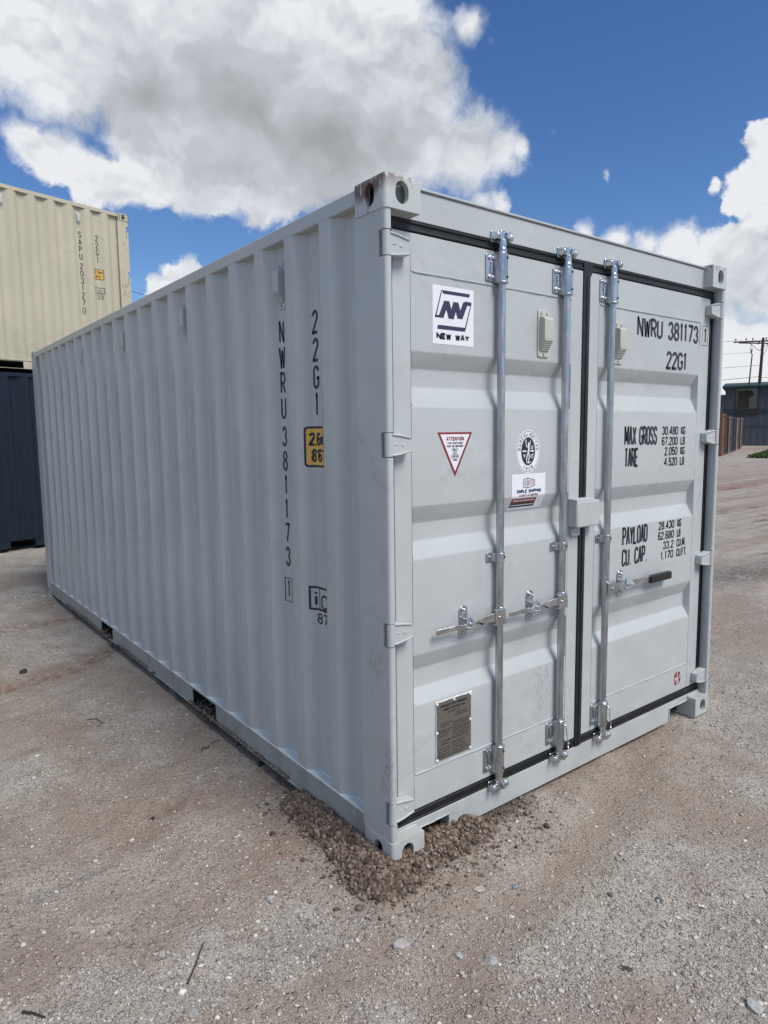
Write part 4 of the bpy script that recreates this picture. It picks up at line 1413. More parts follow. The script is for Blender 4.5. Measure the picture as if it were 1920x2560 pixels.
def pole(loc, h, rz, label, lean=.0):
    e = empty('utility_pole', label, 'utility pole', loc, rz, group='utility poles')
    MB().cyl((0, 0, -.3), (lean, 0, h), .21, .13, 14).build('mast', M_wood, e, smooth=True)
    ca = MB().box(-2.5, -.08, h-.42, 2.5, .08, h-.28)
    ca.prism([(-2.2, -.9), (-2.15, -1.0), (2.2, .95), (2.15, 1.05)], h-.62, h-.50, lambda p, q, a: (p, q, a))
    ca.box(-.06, -.1, h-.60, .06, .62, h-.44)
    arm = ca.build('crossarm', M_wood, e, bevel=.01)
    br_ = MB(); br_.tube([(-1.1, 0, h-.40), (0, 0, h-1.35)], .025, 6); br_.tube([(1.1, 0, h-.40), (0, 0, h-1.35)], .025, 6)
    br_.build('brace', M_wood, e)
    for x in (-2.3, -1.3, -.65, .65, 1.3, 2.3):
        MB().lathe((x, 0, h-.28), [(.03, 0), (.03, .10), (.09, .12), (.06, .20), (.09, .23), (.04, .32)], 10).build('insulator', M_cer, arm, smooth=True)
    for x in (-2.0, -1.2, 1.2, 2.0):
        MB().lathe((x, x*.44, h-.50), [(.03, 0), (.08, .06), (.05, .14), (.03, .22)], 10).build('insulator', M_cer, arm, smooth=True)
    jm = MB(); jm.tube([(.9, .1, h-.5), (.7, .15, h-1.4), (.35, .15, h-1.9), (.14, .1, h-2.0)], .022, 6)
    jm.tube([(-.7, .1, h-.6), (-.85, .15, h-1.2), (-.6, .15, h-1.7)], .02, 6); jm.tube([(-.62, .2, h-1.1), (-.72, .2, h-1.6)], .07, 8)
    jm.build('jumper_wire', M_wire, e, smooth=True)
    MB().cyl((.14, 0, h*.57), (.36, 0, h*.57), .04, n=8).build('bracket', M_wood, e)
    return e


pole((75.1, 31.8, 0), 11.35, wa+.25, 'tall dark wooden utility pole standing on the grass before the warehouse', lean=.35)
sp2 = MB().tube([(74.35, 32.6, -.2), (74.55, 32.5, 5), (74.80, 32.35, 9.7)], [.09, .085, .06], 8).build('guy_pole', M_wood, None, smooth=True)
tag(sp2, 'thin bare wooden pole just left of the tall utility pole', 'pole')
pole((6.9, 43.5, 0), 11.9, .9, 'utility pole whose top shows past the end of the cream container')


def wire(a, b, sag, label, r=.014):
    a = Vector(a); b = Vector(b)
    pts = [a.lerp(b, t/14)-Vector((0, 0, sag*4*(t/14)*(1-t/14))) for t in range(15)]
    o = MB().tube(pts, r, 5).build('overhead_wire', M_wire, None, smooth=True)
    tag(o, label, 'wire', group='overhead wires')


# right: lines running from the tall pole off to the left, across the yard
wire((74.2, 34.0, 11.2), (38, 60, 11.5), .8, 'topmost overhead wire left of the tall utility pole', .016)
wire((74.8, 32.6, 9.9), (38, 60, 9.8), .8, 'second overhead wire from the top left of the utility pole', .014)
wire((75.2, 31.6, 8.5), (38, 60, 7.6), .6, 'third overhead wire down left of the utility pole', .018)
wire((75.2, 31.7, 7.3), (38, 60, 5.6), .6, 'heavier sagging wire just above the warehouse roof', .024)
wire((75.2, 31.5, 7.2), (90, 6, 6.8), .5, 'wire leaving the utility pole to the right', .020)
# left: lines above the cream container
wire((1.5, 25.0, 8.6), (20, 44, 10.6), .5, 'upper overhead wire between the cream container and the grey roof', .013)
wire((1.5, 25.0, 6.1), (20, 44, 7.0), .4, 'lower overhead wire between the cream container and the grey roof', .009)

# ------------------------------------------------------------------ ground
def vnoise(x, y, seed):
    """smooth value noise on arrays"""
    r = np.random.default_rng(seed).random((256, 256))
    xi = np.floor(x).astype(int); yi = np.floor(y).astype(int)
    fx = x-xi; fy = y-yi
    fx = fx*fx*(3-2*fx); fy = fy*fy*(3-2*fy)
    g00 = r[xi % 256, yi % 256]; g10 = r[(xi+1) % 256, yi % 256]; g01 = r[xi % 256, (yi+1) % 256]; g11 = r[(xi+1) % 256, (yi+1) % 256]
    return (g00*(1-fx)+g10*fx)*(1-fy)+(g01*(1-fx)+g11*fx)*fy


def fbm(x, y, seed, octv=4):
    s = 0; a = .5; t = 0
    for i in range(octv):
        s = s+a*vnoise(x*2**i+i*17.3, y*2**i-i*9.1, seed+i); t += a; a *= .55
    return s/t


def seg_d(x, y, pts):
    d = np.full(np.shape(x), 1e9)
    for (ax, ay), (bx, by) in zip(pts[:-1], pts[1:]):
        vx, vy = bx-ax, by-ay
        t = np.clip(((x-ax)*vx+(y-ay)*vy)/(vx*vx+vy*vy), 0, 1)
        d = np.minimum(d, np.hypot(x-ax-t*vx, y-ay-t*vy))
    return d


def mound_h(x, y):
    """heap of crushed stone pushed against the near corner"""
    d = seg_d(x, y, [(.01, .66), (-.015, .30), (-.03, .02), (.18, .05), (.45, .05)])
    w = .10+.07*fbm(x*5, y*5, 50, 3) + .05*np.exp(-((x+.05)**2+(y-.0)**2)/.04)
    h = .062*np.clip(1-d/w, 0, 1)**1.1
    d2 = seg_d(x, y, [(.20, .03), (.80, .04)])
    h2 = .016*np.clip(1-d2/.10, 0, 1)
    return np.maximum(h, h2)


def ground_h(x, y):
    fade = np.clip(1.6-np.hypot(x-1, y-2)/30, 0, 1)
    h = (fbm(x*.35, y*.35, 3, 3)-.5)*.10*np.clip((np.hypot(x-1.2, y-3)-4.2)/5, 0, 1)
    h = h + (fbm(x*2.2, y*2.2, 5, 3)-.5)*.020*fade + (fbm(x*14, y*14, 8, 3)-.5)*.011*fade
    # wheel ruts
    for pts, wd in (([(1.9, .15), (1.41, -.14), (.62, -.36), (.17, -.39), (-.3, -.52)], .09), ([(-.9, 3.2), (-.4, 3.32), (0.06, 3.71)], .06), ([(-.7, 4.8), (.2, 4.85)], .08), ([(-1.4, 1.9), (-.8, 2.15), (-.2, 2.7)], .07), ([(-1.35, .75), (-.75, .85), (-.2, 1.35)], .07)):
        h = h - .011*np.exp(-(seg_d(x, y, pts)/wd)**2) + .005*np.exp(-((seg_d(x, y, pts)-1.7*wd)/(.5*wd))**2)
    h = h - .010
    h = np.maximum(h + mound_h(x, y), -.2)
    # level under the blocks the container stands on
    st = np.exp(-(((x-2.35)**2+(y-.09)**2)/.03))
    h = h*(1-st) - .003*st
    # stacked containers stand on a slight rise
    rise = .064*np.clip((y-.2*x-6.6)/1.6, 0, 1)*np.clip((14+x)/4, 0, 1)*np.clip((26-x)/8, 0, 1)
    return h + rise + mound_back(x, y)


def mound_back(x, y):
    return .035*np.exp(-(((x+.12)**2)/.03+((y-5.95)**2)/.06))


def axis(lo, hi, step, far, n=34):
    core = np.arange(lo, hi, step)
    gl = np.geomspace(step*2, far, n)
    return np.concatenate([lo-gl[::-1], core, core[-1]+gl])


gx = axis(-3.4, 6.0, .022, 1500); gy = axis(-2.2, 7.0, .022, 1500)
GX, GY = np.meshgrid(gx, gy, indexing='ij')
GZ = ground_h(GX, GY)
nx, ny = GX.shape
me = bpy.data.meshes.new('ground')
me.vertices.add(nx*ny)
me.vertices.foreach_set('co', np.stack([GX, GY, GZ], -1).reshape(-1).astype(np.float32))
ii = (np.arange(nx-1)[:, None]*ny+np.arange(ny-1)[None]).reshape(-1)
qd = np.stack([ii, ii+ny, ii+ny+1, ii+1], -1).reshape(-1)
nf = len(ii)
me.loops.add(nf*4); me.loops.foreach_set('vertex_index', qd)
me.polygons.add(nf); me.polygons.foreach_set('loop_start', np.arange(nf)*4); me.polygons.foreach_set('loop_total', np.full(nf, 4))
me.update(); me.validate()
me.polygons.foreach_set('use_smooth', np.ones(nf, bool))


def red_mask(x, y):
    r = np.zeros(np.shape(x))
    for pts, w, a in (([(-1.1, 3.0), (-.87, 3.2), (-.4, 3.32), (.06, 3.71)], .10, 1.0), ([(-1.0, 4.6), (-.63, 4.86), (.18, 4.84)], .12, .9),
                      ([(-.60, .95), (-.25, 1.15), (.0, 1.0)], .16, .42), ([(-.25, .45), (-.05, .62)], .14, .55), ([(-.66, .60), (-.60, .66)], .06, .5),
                      ([(.70, -.9), (.9, -.7)], .10, .25), ([(-.6, .10), (-.5, .25)], .12, .3), ([(.3, -.05), (.75, 0)], .07, .5)):
        r = np.maximum(r, a*np.exp(-(seg_d(x, y, pts)/w)**2))
    n = fbm(x*6, y*6, 21, 4)
    far = np.clip((x-5.5)/4, 0, 1)*.95
    fs = fbm(x*.5+y*.18, y*1.3-x*.52, 33, 4)
    r = np.maximum(r, far*np.clip((fs-.38)*4.5, 0, 1))
    n2 = fbm(x*26, y*26, 23, 3)
    return np.clip(r*(0.1+1.7*n)*np.clip((n2-.30)*4, 0, 1.2), 0, 1)


def dirt_mask(x, y):
    d = np.zeros(np.shape(x))
    for pts, w, a in (([(2.6, .6), (1.41, -.14), (.62, -.36), (.17, -.39), (-.22, -.55)], .13, 1.0), ([(-.5, 1.1), (-.1, .75), (-.35, .45)], .26, .95),
                      ([(-.9, .55), (-.55, .35)], .22, .8), ([(-.3, 3.0), (0, 2.2), (0, 1.5)], .22, .8), ([(-1.3, 3.0), (-.6, 2.7)], .2, .7), ([(-.2, -.7), (.3, -.95)], .15, .5), ([(4.0, .5), (5.2, 1.3)], .5, .9)):
        d = np.maximum(d, a*np.exp(-(seg_d(x, y, pts)/w)**2))
    n = fbm(x*1.6+4, y*1.6, 77, 5)
    d = np.maximum(d, np.clip((n-.45)*5.5, 0, .95))*np.clip(.45+1.1*fbm(x*7, y*7, 79, 3), 0, 1)
    return np.clip(d, 0, 1)


def setattr_f(me, name, arr):
    a = me.attributes.new(name, 'FLOAT', 'POINT')
    a.data.foreach_set('value', arr.reshape(-1).astype(np.float32))


setattr_f(me, 'red', red_mask(GX, GY)); setattr_f(me, 'dirt', dirt_mask(GX, GY))
setattr_f(me, 'heap', np.clip(mound_h(GX, GY)/.02, 0, 1))
dk = np.clip(1-np.hypot((GX-6.9)/1.6, (GY-1.75)/.55), 0, 1)*1.4   # dark oval patch
setattr_f(me, 'dark_patch', np.clip(dk, 0, 1)*.8)


def ground_nodes(g, b):
    p = g.pos()
    def at(n): 
        a = g.new('ShaderNodeAttribute'); a.attribute_name = n; return a.outputs['Fac']
    red, dirt, heap, dark_patch = at('red'), at('dirt'), at('heap'), at('dark_patch')
    n1 = g.noise(p, 3.2, 6, .62); n2 = g.noise(p, 26, 6, .68); n3 = g.noise(p, 150, 4, .65)
    jit = g.v('ADD', p, g.v('SCALE', g.v('SUBTRACT', g.noise(p, 60, 3, .6, 0, True), (.5, .5, .5)), sc=.012))
    vA = g.voro(jit, 42, 'F1', 0); vAc = g.voro(jit, 42, 'F1', 1)
    vB = g.voro(jit, 105, 'F1', 0); vBc = g.voro(jit, 105, 'F1', 1)
    cA = g.sep(vAc); cB = g.sep(vBc)
    stone_amt = g.m('SUBTRACT', 1.0, g.m('MULTIPLY', dirt, .62))
    stone_amt = g.m('SUBTRACT', stone_amt, g.m('MULTIPLY', red, .35), clamp=True)
    # big chips: only part of the cells hold a stone
    mA = g.m('MULTIPLY', g.ramp(vA, .46, .30), g.ramp(g.m('SUBTRACT', cA[0], g.m('MULTIPLY', stone_amt, .30)), .10, .05))
    mB = g.m('MULTIPLY', g.ramp(vB, .50, .30), g.ramp(g.m('SUBTRACT', cB[0], g.m('MULTIPLY', stone_amt, .62)), .28, .22))
    fines = g.mix(g.ramp(n1, .3, .72), (.325, .290, .248), (.530, .490, .435))
    fines = g.mix(g.m('MULTIPLY', dirt, .92), fines, g.mix(n2, (.210, .155, .115), (.370, .292, .228)))
    fines = g.mix(g.m('MULTIPLY', red, .85), fines, g.mix(n2, (.150, .066, .040), (.275, .155, .105)))
    fines = g.mix(g.ramp(n3, .40, .72, 0, .8), fines, g.mix(.5, fines, (.07, .06, .052)))
    fines = g.mix(g.ramp(g.noise(p, 420, 2, .6), .52, .72, 0, .6), fines, (.58, .55, .50))
    colA = g.mix(cA[1], (.24, .22, .19), (.56, .52, .46)); colB = g.mix(cB[1], (.20, .18, .155), (.70, .66, .60))
    colB = g.mix(g.m('MULTIPLY', dirt, .45), colB, (.24, .18, .14))
    col = g.mix(g.m('MULTIPLY', mB, .75), fines, colB)
    col = g.mix(g.m('MULTIPLY', mA, .60), col, colA)
    # hairline cracks and dark specks in the packed fines
    ck = g.voro(g.v('ADD', p, g.v('SCALE', g.v('SUBTRACT', g.noise(p, 9, 4, .6, 0, True), (.5, .5, .5)), sc=.25)), 5.5, 'DISTANCE_TO_EDGE', 0)
    ckm = g.m('MULTIPLY', g.ramp(ck, .012, .003), g.ramp(g.noise(p, 2.1, 3, .5), .52, .62))
    col = g.mix(g.m('MULTIPLY', ckm, .55), col, (.07, .052, .040))
    sp_ = g.ramp(g.noise(p, 75, 4, .7), .60, .68)
    col = g.mix(g.m('MULTIPLY', sp_, .55), col, (.085, .070, .058))
    col = g.mix(g.m('MULTIPLY', heap, .95), col, g.mix(n3, (.030, .021, .015), (.11, .078, .056)))
    col = g.mix(g.m('MULTIPLY', dark_patch, g.ramp(n2, .3, .6)), col, (.075, .068, .062))
    # ruts and pale ridges far out in the yard
    sx = g.sep(p)[0]
    st = g.noise(g.scale(p, (.55, 2.6, 1)), 1.0, 5, .62)
    stm = g.m('MULTIPLY', g.ramp(sx, 5.5, 9), g.ramp(st, .58, .66))
    col = g.mix(g.m('MULTIPLY', stm, .6), col, (.07, .055, .045))
    st2 = g.noise(g.scale(p, (.35, 1.7, 1)), 1.3, 4, .6)
    col = g.mix(g.m('MULTIPLY', g.m('MULTIPLY', g.ramp(sx, 6, 9), g.ramp(st2, .52, .64)), .7), col, (.42, .38, .34))
    g.put(b.inputs['Base Color'], col)
    b.inputs['Roughness'].default_value = .95
    b.inputs['Specular IOR Level'].default_value = .25
    h = g.m('ADD', g.m('MULTIPLY', mA, g.m('SUBTRACT', 1.0, vA)), g.m('MULTIPLY', mB, .5))
    h = g.m('ADD', h, g.m('MULTIPLY', n2, .9)); h = g.m('ADD', h, g.m('MULTIPLY', n3, .55))
    nb = g.bump(h, 1.0, .0105)
    # the rough, rutted surface far away
    g.put(b.inputs['Normal'], g.bump(g.noise(g.scale(p, (.8, 2.2, 1)), 1.0, 6, .7), .35, .10, nb))


M_ground = mat('gravel_yard', (.3, .27, .24), .95, build=ground_nodes)
gr = bpy.data.objects.new('ground', me)
COL.objects.link(gr); me.materials.append(M_ground)
tag(gr, 'gravel and dirt yard', None, None, 'structure')


# loose stones
def stone_nodes(c0, c1):
    def f(g, b):
        a = g.new('ShaderNodeAttribute'); a.attribute_name = 'tone'
        col = g.mix(a.outputs['Fac'], c0, c1)
        w = g.new('ShaderNodeAttribute'); w.attribute_name = 'warm'
        col = g.mix(g.m('MULTIPLY', w.outputs['Fac'], .6), col, (.20, .135, .10))
        p = g.pos()
        col = g.mix(g.ramp(g.noise(p, 180, 4, .65), .4, .8, 0, .5), col, g.mix(.6, col, (.05, .045, .04)))
        g.put(b.inputs['Base Color'], col)
        g.put(b.inputs['Normal'], g.bump(g.noise(p, 260, 3, .6), .5, .002))
    return f


M_stone = mat('crushed_stone', (.3, .28, .26), .9, spec=.25, build=stone_nodes((.22, .20, .175), (.72, .69, .63)))
M_heap = mat('heap_stone', (.2, .16, .13), .9, spec=.25, build=stone_nodes((.032, .023, .017), (.33, .27, .215)))
bmi = bmesh.new(); bmesh.ops.create_icosphere(bmi, subdivisions=1, radius=1.0)
ICO_V = np.array([v.co[:] for v in bmi.verts]); ICO_F = np.array([[v.index for v in f.verts] for f in bmi.faces]); bmi.free()


OCT_V = np.array([(1, 0, 0), (0, 1, 0), (-1, 0, 0), (0, -1, 0), (.3, .2, .9), (0, 0, -1.)]); OCT_F = np.array([(0, 1, 4), (1, 2, 4), (2, 3, 4), (3, 0, 4), (1, 0, 5), (2, 1, 5), (3, 2, 5), (0, 3, 5)])


def stones(name, xs, ys, sizes, mt, label, flat=.6, sink=.25, zoff=None, bright=None, lo=False):
    BV, BF = (OCT_V, OCT_F) if lo else (ICO_V, ICO_F)
    n = len(xs); nv = len(BV)
    v = np.repeat(BV[None], n, 0)
    v = v*(1+rng.uniform(-.42, .34, (n, nv, 1)))
    sc = np.stack([rng.uniform(.75, 1.35, n), rng.uniform(.6, 1.0, n), rng.uniform(.45, .9, n)*flat/.6], -1)*sizes[:, None]
    v = v*sc[:, None]
    a = rng.uniform(0, 2*np.pi, n); t = rng.normal(0, .35, n)
    ca, sa, ct, st = np.cos(a), np.sin(a), np.cos(t), np.sin(t)
    x, y, z = v[..., 0], v[..., 1], v[..., 2]
    y2 = y*ct[:, None]-z*st[:, None]; z2 = y*st[:, None]+z*ct[:, None]
    x3 = x*ca[:, None]-y2*sa[:, None]; y3 = x*sa[:, None]+y2*ca[:, None]
    base = ground_h(xs, ys) + sizes*sc[:, 2]/sizes*(1-2*sink) * .6
    if zoff is not None: base = base+zoff
    v = np.stack([x3+xs[:, None], y3+ys[:, None], z2+base[:, None]], -1)
    f = (BF[None]+(np.arange(n)*nv)[:, None, None]).reshape(-1)
    m_ = bpy.data.meshes.new(name)
    m_.vertices.add(n*nv); m_.vertices.foreach_set('co', v.reshape(-1).astype(np.float32))
    nf_ = len(f)//3
    m_.loops.add(nf_*3); m_.loops.foreach_set('vertex_index', f)
    m_.polygons.add(nf_); m_.polygons.foreach_set('loop_start', np.arange(nf_)*3); m_.polygons.foreach_set('loop_total', np.full(nf_, 3))
    m_.update()
    tone = np.clip(rng.beta(1.3, 2.2 if mt.name == 'heap_stone' else 1.6, n) if bright is None else bright, 0, 1)
    setattr_f(m_, 'tone', np.repeat(tone, nv)); setattr_f(m_, 'warm', np.repeat(rng.random(n)**2, nv))
    m_.materials.append(mt)
    o = bpy.data.objects.new(name, m_); COL.objects.link(o)
    tag(o, label, 'gravel', None, 'stuff')
    return o


# scattered chips over the visible foreground, thinner on the packed dirt
def scatter(n, smin, smax, power, r0=1.6, r1=9.0):
    az = rng.uniform(AZ-.72, AZ+.72, n); rad = r0*(r1/r0)**rng.random(n)
    x = -1.5+rad*np.sin(az); y = -1.92+rad*np.cos(az)
    inside = (x > -.02) & (x < CW+.02) & (y > .0) & (y < CLN)
    keep = ~inside & (rng.random(n) < (1-.80*dirt_mask(x, y))*(1-.55*red_mask(x, y))*(.35+1.1*fbm(x*2.3, y*2.3, 91, 3)))
    x, y = x[keep], y[keep]
    s = smin*(smax/smin)**(rng.random(len(x))**power)
    return x, y, s


x_, y_, s_ = scatter(230000, .0016, .0062, 1.9, 1.5, 7.0)
stones('gravel', x_, y_, s_, M_stone, 'fine crushed stone lying loose over the packed yard', lo=True)
x_, y_, s_ = scatter(26000, .0036, .0120, 2.6, 1.5, 9.0)
stones('gravel', x_, y_, s_, M_stone, 'larger pale stone chips dotted over the yard', flat=.45)
# the heap at the near corner and the crumbs along the bottom rail
n = 80000
hx = rng.uniform(-.45, .95, n); hy = rng.uniform(-.22, .95, n)
mh = mound_h(hx, hy)
ok = (rng.random(n) < np.clip(mh/.020, 0, 1)**1.3*.9*np.clip(1.25-1.6*np.clip(hx, 0, 1), .12, 1)*(.35+1.1*fbm(hx*9, hy*9, 63, 3))+.010*(seg_d(hx, hy, [(0, .6), (0, 0), (.6, 0)]) < .28)) & ~((hx > .03) & (hy > .16)) & (mh+0*hx > -.1)
hx, hy = hx[ok], hy[ok]
hs = .0030*(4.6)**(rng.random(len(hx))**1.9)
stones('gravel_heap', hx, hy, hs, M_heap, 'brown crushed stone heaped against the near corner casting', flat=.75, sink=.12)
n = 9000
an_ = rng.uniform(0, 2*np.pi, n); rr_ = rng.exponential(.085, n)
cx_, cy_ = np.array([(.01, .55), (-.02, .25), (-.04, 0), (.2, .0), (.45, .0)])[rng.integers(0, 5, n)].T
qx, qy = cx_+rr_*np.cos(an_), cy_+rr_*np.sin(an_)
ok = ~((qx > .0) & (qy > .02)) & (mound_h(qx, qy) < .02)
qx, qy = qx[ok], qy[ok]
stones('gravel_heap', qx, qy, .0018*(5.0)**(rng.random(len(qx))**2.2), M_heap, 'brown crumbs of stone thinning out around the heap', flat=.6, lo=False)
n = 1500
ry = rng.uniform(.19, 5.85, n); rx2 = rng.uniform(-.001, .006, n)
keep = fbm(ry*3, ry*0, 44, 3) > .46
ry, rx2 = ry[keep], rx2[keep]
rs = .0035*(2.8)**(rng.random(len(ry))**1.6)
o = stones('gravel', rx2, ry, rs, M_heap, 'gravel crumbs caught on the lip of the bottom rail', flat=.75, sink=.0, zoff=.050-ground_h(rx2, ry)+rs*.2)
n = 900
bx_ = rng.normal(-.16, .13, n); by_ = rng.normal(5.95, .16, n)
stones('gravel', bx_, by_, .004*(3.2)**(rng.random(n)**1.6), M_stone, 'broken stone around the far left corner of the grey container', flat=.6)
n = 260
for (a, c) in ((1.66, 2.005), (3.68, 4.005)):
    stones('gravel', rng.uniform(.0, .09, n), rng.uniform(a, c, n), .006*(2.4)**rng.random(n), M_heap, 'stones pushed up inside a forklift pocket', flat=.8, zoff=rng.uniform(.03, .075, n))


def single_stone(x, y, r, c, label, name='stone', fl=.6):
    bm = bmesh.new(); bmesh.ops.create_icosphere(bm, subdivisions=2, radius=r)
    ph = random.uniform(0, 9)
    c = tuple(k*.85 for k in c)
    for v in bm.verts:
        q = v.co.normalized()
        k = 1+.22*math.sin(3.1*q.x+ph)*math.cos(2.7*q.y+ph)+.12*math.sin(5*q.z+ph*2)+random.uniform(-.05, .05)
        v.co = Vector((v.co.x*k*1.2, v.co.y*k*.85, v.co.z*k*fl))
    m_ = bpy.data.meshes.new(name); bm.to_mesh(m_); bm.free()
    def nd(g, b):
        p = g.pos()
        g.put(b.inputs['Base Color'], g.mix(g.ramp(g.noise(p, 90, 4, .6), .35, .75), tuple(k*.7 for k in c), c))
        g.put(b.inputs['Normal'], g.bump(g.noise(p, 120, 4, .6), .5, .003))
    m_.materials.append(mat('stone_'+name, c, .85, build=nd))
    o = bpy.data.objects.new(name, m_); COL.objects.link(o)
    z = float(ground_h(np.array([x]), np.array([y]))[0])
    o.location = (x, y, z+r*fl*.35); o.rotation_euler = (random.uniform(-.2, .2), random.uniform(-.2, .2), random.uniform(0, 6))
    tag(o, label, 'stone', 'loose stones on the yard')
    return o


single_stone(-.59, 1.00, .011, (.030, .028, .032), 'small black stone on the brown dirt left of the gravel heap')
single_stone(-.12, .79, .017, (.46, .42, .36), 'round cream pebble beside the gravel heap at the bottom rail')
single_stone(-.84, .17, .012, (.50, .50, .46), 'pale flat stone beside the long twig', fl=.35)
single_stone(-.85, -.12, .017, (.47, .48, .44), 'flat grey white stone at the bottom edge of the yard', fl=.3)
single_stone(-.43, .19, .014, (.50, .48, .45), 'white chip left of the nearest container corner', fl=.4)
single_stone(-.39, .07, .016, (.48, .46, .43), 'white broken chip in front of the gravel heap', fl=.35)
single_stone(-.20, -.30, .024, (.46, .44, .42), 'largest pale stone slab in the foreground gravel', fl=.25)
single_stone(-.07, -.44, .014, (.50, .50, .50), 'bluish white chip among grey gravel', fl=.35)
single_stone(-.01, -.53, .022, (.48, .46, .44), 'long pale chip at the edge of the brown wheel track', fl=.25)
single_stone(.68, -.71, .013, (.16, .17, .18), 'dark grey stone in the gravel right of the wheel track')
single_stone(.57, -.58, .012, (.17, .17, .17), 'dark pebble just beside the wheel track')
single_stone(.46, -1.14, .022, (.50, .50, .47), 'rounded white stone at the lower right of the yard', fl=.5)
single_stone(.30, -.82, .015, (.07, .07, .075), 'flat black chip in the foreground gravel', fl=.3)
single_stone(.33, -.33, .013, (.28, .29, .30), 'grey stone a little in front of the door sill')
single_stone(.20, -.27, .018, (.50, .46, .40), 'yellowish chip between heap and wheel track', fl=.35)
single_stone(-.68, 3.50, .030, (.05, .045, .043), 'dark lump on the dirt by the red streak')
single_stone(.035, 1.44, .016, (.20, .18, .16), 'pebble close under the bottom rail', fl=.7)
single_stone(.02, 1.14, .018, (.12, .10, .09), 'dark pebble below the bottom rail near the heap', fl=.7)

M_twig = mat('twig_bark', (.035, .026, .022), .9)


def twig(pts, r, label):
    q = []
    for i, (x, y) in enumerate(pts):
        z = float(ground_h(np.array([x]), np.array([y]))[0])
        q.append((x, y, z+.006+.003*math.sin(i*2)))
    o = MB().tube(q, [r*(1-.5*i/len(q)) for i in range(len(q))], 6).build('twig', M_twig, None, smooth=True)
    tag(o, label, 'twig', 'twigs on the yard')


twig([(-.82, .0), (-.795, .025), (-.76, .07), (-.735, .105), (-.71, .13)], .0028, 'long thin black twig lying in the foreground dirt')
twig([(-1.25, .20), (-1.225, .17), (-1.20, .14)], .0040, 'short thick twig at the bottom left of the yard')
twig([(-.53, 2.32), (-.49, 2.27), (-.48, 2.19), (-.52, 2.16)], .0024, 'curved twig on the dirt left of the container')
twig([(-.08, 1.53), (-.05, 1.54), (-.02, 1.54)], .0022, 'straight twig near the bottom rail')
twig([(-.16, 1.47), (-.14, 1.50), (-.11, 1.49), (-.10, 1.52)], .003, 'gnarled twig scrap close to the bottom rail')

# grass verge by the warehouse: a low bank of blades on green soil
def grass_nodes(g, b):
    p = g.pos()
    g.put(b.inputs['Base Color'], g.mix(g.ramp(g.noise(p, .6, 5, .65), .35, .7), (.030, .055, .012), (.085, .120, .030)))


M_grass = mat('grass', (.05, .09, .02), .8, build=grass_nodes)
vv = []; ff = []
ng = 26000
t1 = rng.random(ng)
# wedge that starts at the end of the row and widens to the right
ax_, ay_ = 42.5, 16.0
u_ = rng.random(ng); w_ = rng.random(ng)
gx_ = 41.0 + 33.5*u_ + rng.normal(0, .3, ng)
lo_ = 15.0 + (gx_-41)*.02; hi_ = 17.4 + (gx_-41)*.36
gy_ = lo_+(hi_-lo_)*w_
gx_ = gx_ + (gy_-15)*.25
hgt_ = rng.uniform(.06, .20, ng); an_ = rng.uniform(0, np.pi, ng); wd_ = rng.uniform(.05, .14, ng)
ln_ = rng.normal(0, .08, (ng, 2))
gz_ = ground_h(gx_, gy_)
V = np.zeros((ng, 3, 3))
V[:, 0] = np.stack([gx_-np.cos(an_)*wd_, gy_-np.sin(an_)*wd_, gz_], -1)
V[:, 1] = np.stack([gx_+np.cos(an_)*wd_, gy_+np.sin(an_)*wd_, gz_], -1)
V[:, 2] = np.stack([gx_+ln_[:, 0], gy_+ln_[:, 1], gz_+hgt_], -1)
gm = bpy.data.meshes.new('grass')
gm.from_pydata([tuple(p) for p in V.reshape(-1, 3)], [], [(3*i, 3*i+1, 3*i+2) for i in range(ng)])
gm.materials.append(M_grass)
go = bpy.data.objects.new('grass', gm); COL.objects.link(go)
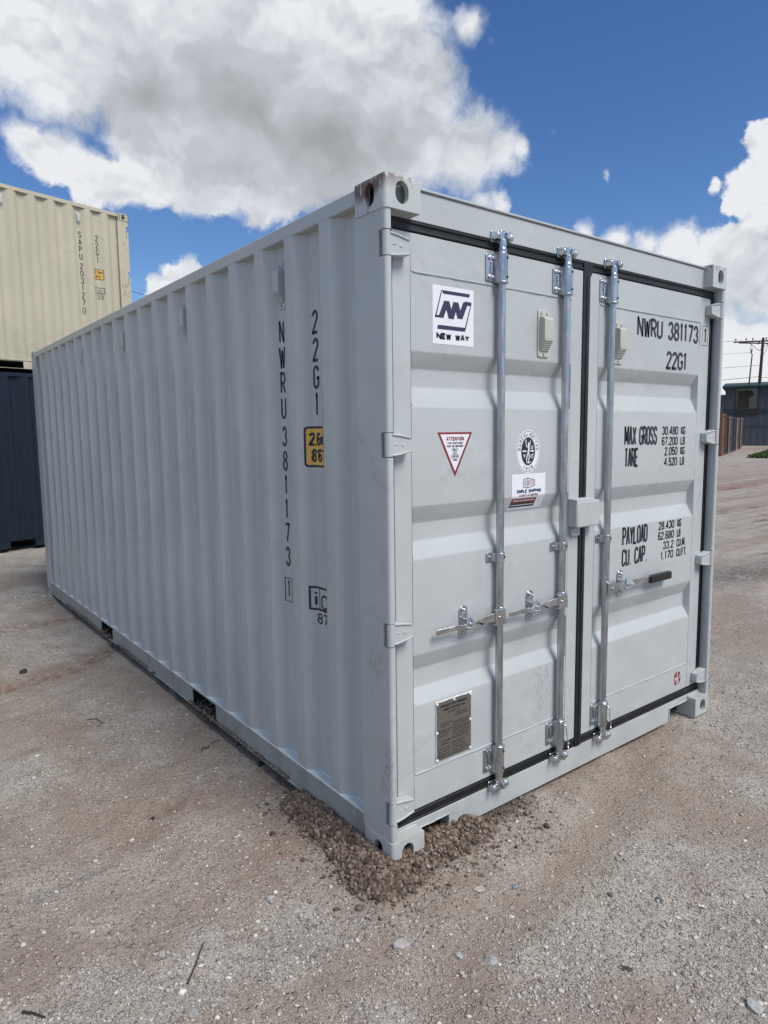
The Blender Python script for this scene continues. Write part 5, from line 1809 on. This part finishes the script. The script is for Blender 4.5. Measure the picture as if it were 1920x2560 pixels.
tag(go, 'green grass verge before the warehouse', 'grass', None, 'stuff')


# pieces of one mesh that lie apart become parts of their own
def split_apart(o):
    me = o.data
    nv = len(me.vertices)
    if nv == 0 or nv > 60000: return
    co = np.empty(nv*3); me.vertices.foreach_get('co', co); co = co.reshape(-1, 3)
    par = list(range(nv))
    def find(i):
        while par[i] != i:
            par[i] = par[par[i]]; i = par[i]
        return i
    for e in me.edges:
        a, b = find(e.vertices[0]), find(e.vertices[1])
        if a != b: par[a] = b
    roots, isl = np.unique([find(i) for i in range(nv)], return_inverse=True)
    k = len(roots)
    if k < 2 or k > 800: return
    lo = np.full((k, 3), np.inf); hi = np.full((k, 3), -np.inf)
    np.minimum.at(lo, isl, co); np.maximum.at(hi, isl, co)
    sz = (hi-lo).max(1)
    gap = np.maximum(0, np.maximum(lo[:, None]-hi[None], lo[None]-hi[:, None]))
    near = np.sqrt((gap**2).sum(2)) <= np.maximum(.02, .5*np.maximum(sz[:, None], sz[None]))*.98
    lab = np.arange(k)
    for _ in range(k):
        new = np.array([lab[near[i]].min() for i in range(k)])
        new = np.minimum(new, lab)
        if (new == lab).all(): break
        lab = new
    groups = np.unique(lab)
    if len(groups) < 2: return
    vg = lab[isl]
    for gi, gval in enumerate(groups):
        keep = vg == gval
        idx = -np.ones(nv, int); idx[keep] = np.arange(keep.sum())
        fs = [(tuple(idx[v] for v in p.vertices), p.use_smooth) for p in me.polygons if keep[p.vertices[0]]]
        m2 = bpy.data.meshes.new(me.name)
        m2.from_pydata([tuple(c) for c in co[keep]], [], [f[0] for f in fs])
        m2.polygons.foreach_set('use_smooth', [f[1] for f in fs])
        if any(f[1] for f in fs): m2.set_sharp_from_angle(angle=R(35))
        for m_ in me.materials: m2.materials.append(m_)
        if gi == 0:
            first = m2
        else:
            c = o.copy(); c.data = m2; COL.objects.link(c)
    o.data = first


for o in list(COL.objects):
    if o.type == 'MESH' and o.parent is not None and not o.children and o.get('kind') != 'stuff' and o.data.users == 1:
        split_apart(o)
